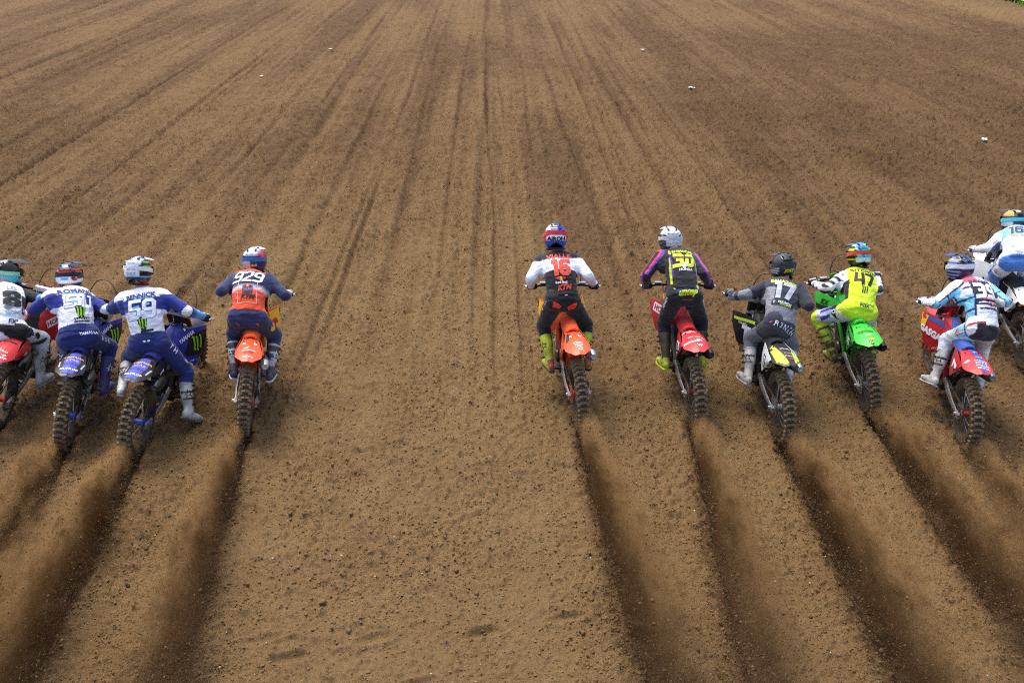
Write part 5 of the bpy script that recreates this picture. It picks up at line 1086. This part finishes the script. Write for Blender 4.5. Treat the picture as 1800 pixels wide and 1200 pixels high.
def hI(x, y, z, put):
    put(True, '1c2552'); put((z > .02) & (z < .28) & (np.abs(x) < .7), 'e4e8f0'); put((z > .5) & (np.sin(x*11+z*6) > .2), '4f8fd0'); put((z > .82), '1b2238'); put((x < -.6) & (np.sin(z*26) > .2), '8fa0c8'); put((np.abs(z-.62) < .03), 'd8c040')
def rI(B, S, T):
    B(.975, sc2(text('BROWN', .03, 0, 1.2), .065), '2a3a6c'); B(.75, sc2(number('39', .24, .05, .0), .18), 'f0f1f5'); B(.565, sc2(rect(.17, .024), 1, .03, 0, .02), 'd83848'); B(.565, sc2(text('GASGAS', .03), .024, .03), 'f4e8ec', lift=.005); bulls(B, .455, .038, None, du=.045, tc='e08aa8')
    T(-1, .45, sc2(rect(.11, .035), 1), 'c42c3c'); T(-1, .45, sc2(text('GASGAS', .03), .034), 'f4f0f2', lift=.0045)
Q['I'] = dict(red, label='red motorcycle with a blue stripe down its seat and rear fender', seat='3a5aa8', tank='c8242e', plate='c8242e', pad='c8242e', main='c91f2b', hub='c8242e', fork='4a4c4f', cap='8a8c8e', prints=pI, frame='c8242e', sub='c8242e',
    rider='person in white jersey with sky blue sleeve diamonds and a dark back panel', jersey=jI, trouser=tI, hpaint=hI, prints2=rI, visor='28356c', strapc='e6e9f0', glove='e6e8ee', cuff='e4e8f4', knuckle='a8acb8', boot='ebece9', boot2='e0e2e0', strap='1e2030', starc='1e2030', sole='b8bab8', look=-6, hem=.12, toeL=(-.25, 1, -.3))
# --- J
def pJ(F, S, P):
    F(sc2(rect(.12, .02), 1, 0, .02), '17181c'); F(sc2(text('DUNLOP', .03), .04, 0, -.08), '17181c')
    for s in (-1, 1): S(s, sc2(rect(.10, .06), 1, .05, -.05), '15161a')
    P(-1, sc2(rect(.2, .05), 1, 0, .03, .3), '17181c'); P(-1, sc2(text('HUSKY', .04, .2), .045, 0, .03, .3), 'f0f0f4', .0045)
def jJ(c, put):
    a = c['arm']; at, v = c['at'], c['v']; put(True, '7fbdf0'); put(~a*(1-sstep(.42, .56, v)), 'eceff8'); put(a*sstep(.05, .4, at), 'e6e6f4'); put(a & (c['ring'] < -.3), '4a4a78'); put(a & (np.abs(c['ring']-.1) < .12) & (at > .5) & (at < .9), '9a98b8'); put(a & (at > 1.6), 'd4d2ea'); put(~a & (v > .97), 'eceff8')
def tJ(c, put):
    put(True, '4f86d8'); put((c['v'] > -.06) & (c['bk'] > -.2), 'eceff8'); put(c['lt'] > .72, '6aa4e6'); put((c['lt'] > .8) & (c['ls'] < 0) & (c['V'][:, 1] > .6), 'c9ccec'); put((c['lt'] > .1) & (c['lt'] < .5) & (c['bk'] < -.04), 'eceff8')
def hJ(x, y, z, put):
    put(True, '1c2f3c'); put((z > .45) & (x < -.25), 'e0a040'); put((z > .62) & (np.abs(x) < .4), '3a3e48'); put((x < -.6) & (z < .05), 'c8ccd2'); put((z < -.4), '14161a'); put((np.abs(x) < .35) & (np.abs(z-.86) < .05), 'e8c890')
def rJ(B, S, T):
    outlined(B, '166', .78, .145, '2c3350', 'dfe8f8', .2, 0, 0, 0, .05); B(.55, sc2(text('Tire Pro', .04, .2), .05, -.02, 0, -.05), 'e8a030'); B(.46, sc2(text('Strike', .02, .2), .04, -.02), 'eaf2fc'); B(.22, sc2(text('BW', .01), .04, -.05), '9aa4c8'); S(.04, sc2(stroke([(-.9, .15), (.9, .15)], .06)+stroke([(-.6, -.1), (-.1, -.1), (0, -.6)], .12)+stroke([(.1, -.1), (.6, -.1)], .12), .055), '4a4c60')
    T(-1, .5, sc2(text('RACING', .02, 0, 1.2), .055, 0, .03), '2c3f80'); T(-1, .35, sc2(rect(.05, .10), 1, 0, -.045), 'dfe4f4'); T(-1, .35, sc2(text('FLY', .02), .04, 0, -.045), '8a6a80', lift=.0045)
Q['J'] = dict(label='white motorcycle at the right edge, ahead of the others', main='eceeee', side='eceeee', seat='26272a', sub='cfd2d4', frame='2a3550', tank='e4e6e8', spring='d8d8d8', hub='8a8c8e', rim='202224', sprocket='5a5c5e', fork='4a4c46', clamp='8a8c8e', pad='20242c', plate='eceeee', cap='8a8c8e', prints=pJ,
    rider='person in pale blue and white jersey at the right edge, cyan goggle strap', jersey=jJ, trouser=tJ, hpaint=hJ, prints2=rJ, visor='2a3038', strapc='4cc8dc', glove='e8eaf0', cuff='d8d6ea', boot='e6e8ea', boot2='d0d4dc', sole='9a9c9a', collar='eceff8', hem=.14)
for k in 'ABCDEFGHIJ':
    Q[k]['steer'] = POSE[k]['steer']
    make_bike(k, Q[k]); make_rider(k, Q[k])
# ------------------------------------------------------------------ dirt thrown up behind the rear wheels
# reach (m), height (m), spread, density, colour-side, label
PL = {'A': (3.6, .75, .9, 1.0, 'thrown dirt trailing the red motorcycle at the left edge'), 'B': (4.0, .9, .9, 1.1, 'tan dirt spray trailing the dark blue motorcycle next to the red one'), 'C': (4.4, .9, 1.15, 1.25, 'widest dirt spray of the left group, trailing the motorcycle with the dangling boot'),
      'D': (4.3, .85, .85, 1.0, 'narrow tan dirt spray trailing the orange motorcycle left of the middle gap'), 'E': (4.4, .9, .95, 1.0, 'dirt spray trailing the orange motorcycle right of the middle gap'), 'F': (4.3, .85, .9, .8, 'faint dirt spray trailing the red motorcycle of the rider in black'),
      'G': (4.4, .95, 1.05, 1.1, 'dark heavy dirt spray trailing the black and lime motorcycle'), 'H': (4.2, .85, 1.0, .9, 'dirt spray trailing the bright green motorcycle'), 'I': (3.8, .8, .9, .9, 'dirt spray trailing the red motorcycle with the blue stripe'), 'J': (3.2, .6, .7, .5, 'thin dirt spray trailing the white motorcycle')}
def height(s, Hh): return .10+Hh*(1-np.exp(-s/1.5))*.75
def radius(s, sp): return .055+.115*s*sp
def dust_material(Hh, sp, reach, dens, seed, side):
    """dust in the air: dark moist soil and painted shade low on the inner side, dry tan dust on the other"""
    m = bpy.data.materials.new('flying_dust'); m.use_nodes = True; nt = m.node_tree; N, L = nt.nodes, nt.links
    N.remove(N['Principled BSDF']); out = N['Material Output']
    v = N.new('ShaderNodeVolumePrincipled'); v.inputs['Anisotropy'].default_value = .1
    L.new(v.outputs[0], out.inputs['Volume'])
    tc = N.new('ShaderNodeTexCoord').outputs['Object']; sx = N.new('ShaderNodeSeparateXYZ'); L.new(tc, sx.inputs[0])
    def M_(op, a, b=None, c=None):
        n = N.new('ShaderNodeMath'); n.operation = op
        for i, x in enumerate((a, b, c)):
            if x is None: continue
            if isinstance(x, (int, float)): n.inputs[i].default_value = x
            else: L.new(x, n.inputs[i])
        return n.outputs[0]
    def S_(x, a, b, lo=0., hi=1.):
        e = N.new('ShaderNodeMapRange'); e.interpolation_type = 'SMOOTHSTEP'; L.new(x, e.inputs[0]); e.inputs[1].default_value = a; e.inputs[2].default_value = b; e.inputs[3].default_value = lo; e.inputs[4].default_value = hi; return e.outputs[0]
    s = M_('MAXIMUM', M_('MULTIPLY', sx.outputs['Y'], -1.), 0.); g = M_('SUBTRACT', 1., M_('EXPONENT', M_('MULTIPLY', s, -1/1.5)))
    zc = M_('MULTIPLY_ADD', g, Hh*.50, .05); rx = M_('MULTIPLY_ADD', s, .085*sp, .08); rz = M_('MULTIPLY_ADD', g, Hh*.50, .07)
    dx = M_('DIVIDE', sx.outputs['X'], rx); dz = M_('DIVIDE', M_('SUBTRACT', sx.outputs['Z'], zc), rz)
    d = M_('SQRT', M_('ADD', M_('MULTIPLY', dx, dx), M_('MULTIPLY', dz, dz)))
    mp = N.new('ShaderNodeMapping'); mp.inputs['Scale'].default_value = (1, .5, 1.0); mp.inputs['Location'].default_value = (seed*3.1, seed, 0); L.new(tc, mp.inputs[0])
    n1 = noise(nt, mp.outputs[0], 4.0, 6, .70); n2 = noise(nt, mp.outputs[0], 11, 6, .72)
    edge = M_('SUBTRACT', M_('ADD', .95, M_('MULTIPLY', M_('SUBTRACT', n1, .5), 3.0)), d)     # ragged outline
    e = S_(edge, 0, 1.1); clump = S_(n2, .36, .64, .12, 2.2)
    fade = S_(s, reach, reach*.55); thin = M_('DIVIDE', 1., M_('MULTIPLY_ADD', s, .8, .28))
    # inner, low side of the spray is coloured dark for moist soil and shade
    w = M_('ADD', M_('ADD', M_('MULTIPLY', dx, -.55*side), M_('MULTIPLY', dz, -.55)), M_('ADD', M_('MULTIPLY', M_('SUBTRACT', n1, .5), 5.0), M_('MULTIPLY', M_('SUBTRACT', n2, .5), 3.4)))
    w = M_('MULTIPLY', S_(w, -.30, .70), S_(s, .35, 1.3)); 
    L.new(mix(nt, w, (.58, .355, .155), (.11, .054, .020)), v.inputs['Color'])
    D = M_('MULTIPLY', M_('MULTIPLY', M_('MULTIPLY', e, clump), fade), M_('MULTIPLY', thin, dens*6.8))
    L.new(M_('MULTIPLY', D, M_('MULTIPLY_ADD', w, 1.3, .85)), v.inputs['Density']); return m
rng = np.random.RandomState(11)
for i, (k, (reach, Hh, sp, dens, lab)) in enumerate(PL.items()):
    q = POSE[k]; Mp = Matrix.Translation((q['pos'][0], q['pos'][1], .0)) @ Matrix.Rotation(R(TRAIL[k]), 4, 'Z')
    root = empty('dirt_spray', Mp); tag(root, lab, 'dirt spray', 'dirt sprays behind the rear wheels')
    P, Rr = [], []
    for s in np.linspace(0.0, reach, 12):
        g = 1-math.exp(-s/1.5); P.append((0, -s, .06+Hh*.52*g)); Rr.append(((.085+.100*sp*s)*1.6, (.07+Hh*.50*g)*1.35))
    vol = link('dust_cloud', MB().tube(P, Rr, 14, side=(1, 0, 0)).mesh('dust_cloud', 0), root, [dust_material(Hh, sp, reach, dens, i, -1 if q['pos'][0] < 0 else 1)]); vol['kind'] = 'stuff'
    n = int(11000*dens); s = reach*rng.rand(n)**1.15; g = 1-np.exp(-s/1.5); cl = .07*np.sin(s*9+i)*(rng.rand(n) > .4)
    x = rng.randn(n)*(.035+.062*sp*s)+cl*.3; sd = -1 if q['pos'][0] < 0 else 1; lo = rng.rand(n) < .6; z = np.where(lo, .03+Hh*.22*g*rng.rand(n), .05+Hh*.5*g+rng.randn(n)*(.03+Hh*.2*g)); x = np.where(lo, x*.7-sd*.03*s, x+sd*.03*s); z = np.abs(z)+.015
    sz = .0028+.0045*rng.rand(n)**2
    me = scatter('flying_clods', np.stack([x, -s, z], -1), sz, 1.0, None, 20+i, colors=np.where(lo, .6+.4*rng.rand(n), .1+.8*rng.rand(n)), tetra=True)
    o = link('flying_grit', me, root, [clodm]); o['kind'] = 'stuff'
    m_ = int(520*dens); w = rng.choice(n, m_, False)
    me = scatter('flying_clods', np.stack([x[w]*1.1, -s[w], z[w]*1.15], -1), .006+.010*rng.rand(m_)**5, 1.0, None, 60+i, colors=.1+.9*rng.rand(m_))
    o = link('flying_clods', me, root, [clodm]); o['kind'] = 'stuff'
# ------------------------------------------------------------------ litter on the track and the grass beyond its far corner
def scrap(loc, s, lab, seed):
    bm = bmesh.new(); bmesh.ops.create_grid(bm, x_segments=6, y_segments=5, size=1); r = random.Random(seed)
    for v in bm.verts: v.co = Vector((v.co.x*s*(1+.3*r.random()), v.co.y*s*.6*(1+.4*r.random()), s*.5+s*.5*r.random()))
    bmesh.ops.solidify(bm, geom=bm.faces[:], thickness=.003)
    me = bpy.data.meshes.new('scrap'); bm.to_mesh(me); bm.free(); me.shade_smooth()
    h, _, _ = soil(np.array([loc[0]]), np.array([loc[1]]))
    o = link('paper_scrap', me, None, [mat('d8d4c8', 'print', .15, .7)]); o.location = (loc[0], loc[1], h[0]+.005); o.rotation_euler = (0, 0, seed); tag(o, lab, 'litter', 'scraps of litter on the track')
scrap((10.88, 19.72), .075, 'crumpled white scrap lying on the soil beyond the rider in pale blue', 1)
scrap((5.47, 25.22), .08, 'small white scrap lying on the dirt between drag lines, right of the middle', 2)
scrap((5.1, 31.6), .06, 'tiny pale scrap on the far dirt near the top, right of the middle', 3)
scrap((-5.44, 32.24), .06, 'tiny pale scrap on the far dirt in the upper left', 4)
scrap((-6.74, 27.52), .06, 'tiny white scrap on the dirt above the riders in blue', 5)
# grass: a bank surface with many blades
gx, gy = [], []
bl = MB(); r = random.Random(4)
pts = []
while len(pts) < 5200:
    x, y = 22.3+r.random()*9, 34+r.random()*16
    e = (x-22.3)*2+.5*math.sin(y*1.3)
    if e > r.random()*.8: pts.append((x, y))
X = np.array([p[0] for p in pts]); Y = np.array([p[1] for p in pts]); Hh, _, _ = soil(X, Y)
V, F = [], []
for (x, y), h in zip(pts, Hh):
    for _ in range(3):
        a = r.random()*6.28; w = .02+.02*r.random(); t = .10+.14*r.random(); dx, dy = math.cos(a)*w, math.sin(a)*w; ox, oy = x+r.uniform(-.12, .12), y+r.uniform(-.12, .12); b = len(V)
        V += [(ox-dx, oy-dy, h-.02), (ox+dx, oy+dy, h-.02), (ox+dy*2, oy-dx*2, h+t)]; F.append((b, b+1, b+2))
me = bpy.data.meshes.new('grass'); me.from_pydata(V, [], F); me.update()
gm = bpy.data.materials.new('grass'); nt, N, L, b = nodes(gm)
L.new(mix(nt, ramp(nt, noise(nt, N.new('ShaderNodeNewGeometry').outputs['Position'], .9, 4), [(.35, 0.), (.65, 1.)]), (.24, .38, .06), (.34, .48, .10)), b.inputs['Base Color']); b.inputs['Roughness'].default_value = .7
tag(link('grass', me, None, [gm]), 'bright green grass growing at the far right corner beyond the track', 'grass', kind='stuff')
tf = MB(); rows = []
for yy in np.linspace(34, 56, 24):
    row = []
    for xx in np.linspace(0, 14, 16):
        x = 22.5+xx; row.append((x, yy, 0))
    rows.append(row)
A = np.array(rows).reshape(-1, 3); hh, _, _ = soil(A[:, 0], A[:, 1]); A[:, 2] = hh+.16; A = A.reshape(24, 16, 3)
tag(link('grass_verge', tf.grid([[tuple(p) for p in r_] for r_ in A], 0, .01).mesh('verge', 60), None, [gm]), kind='structure')
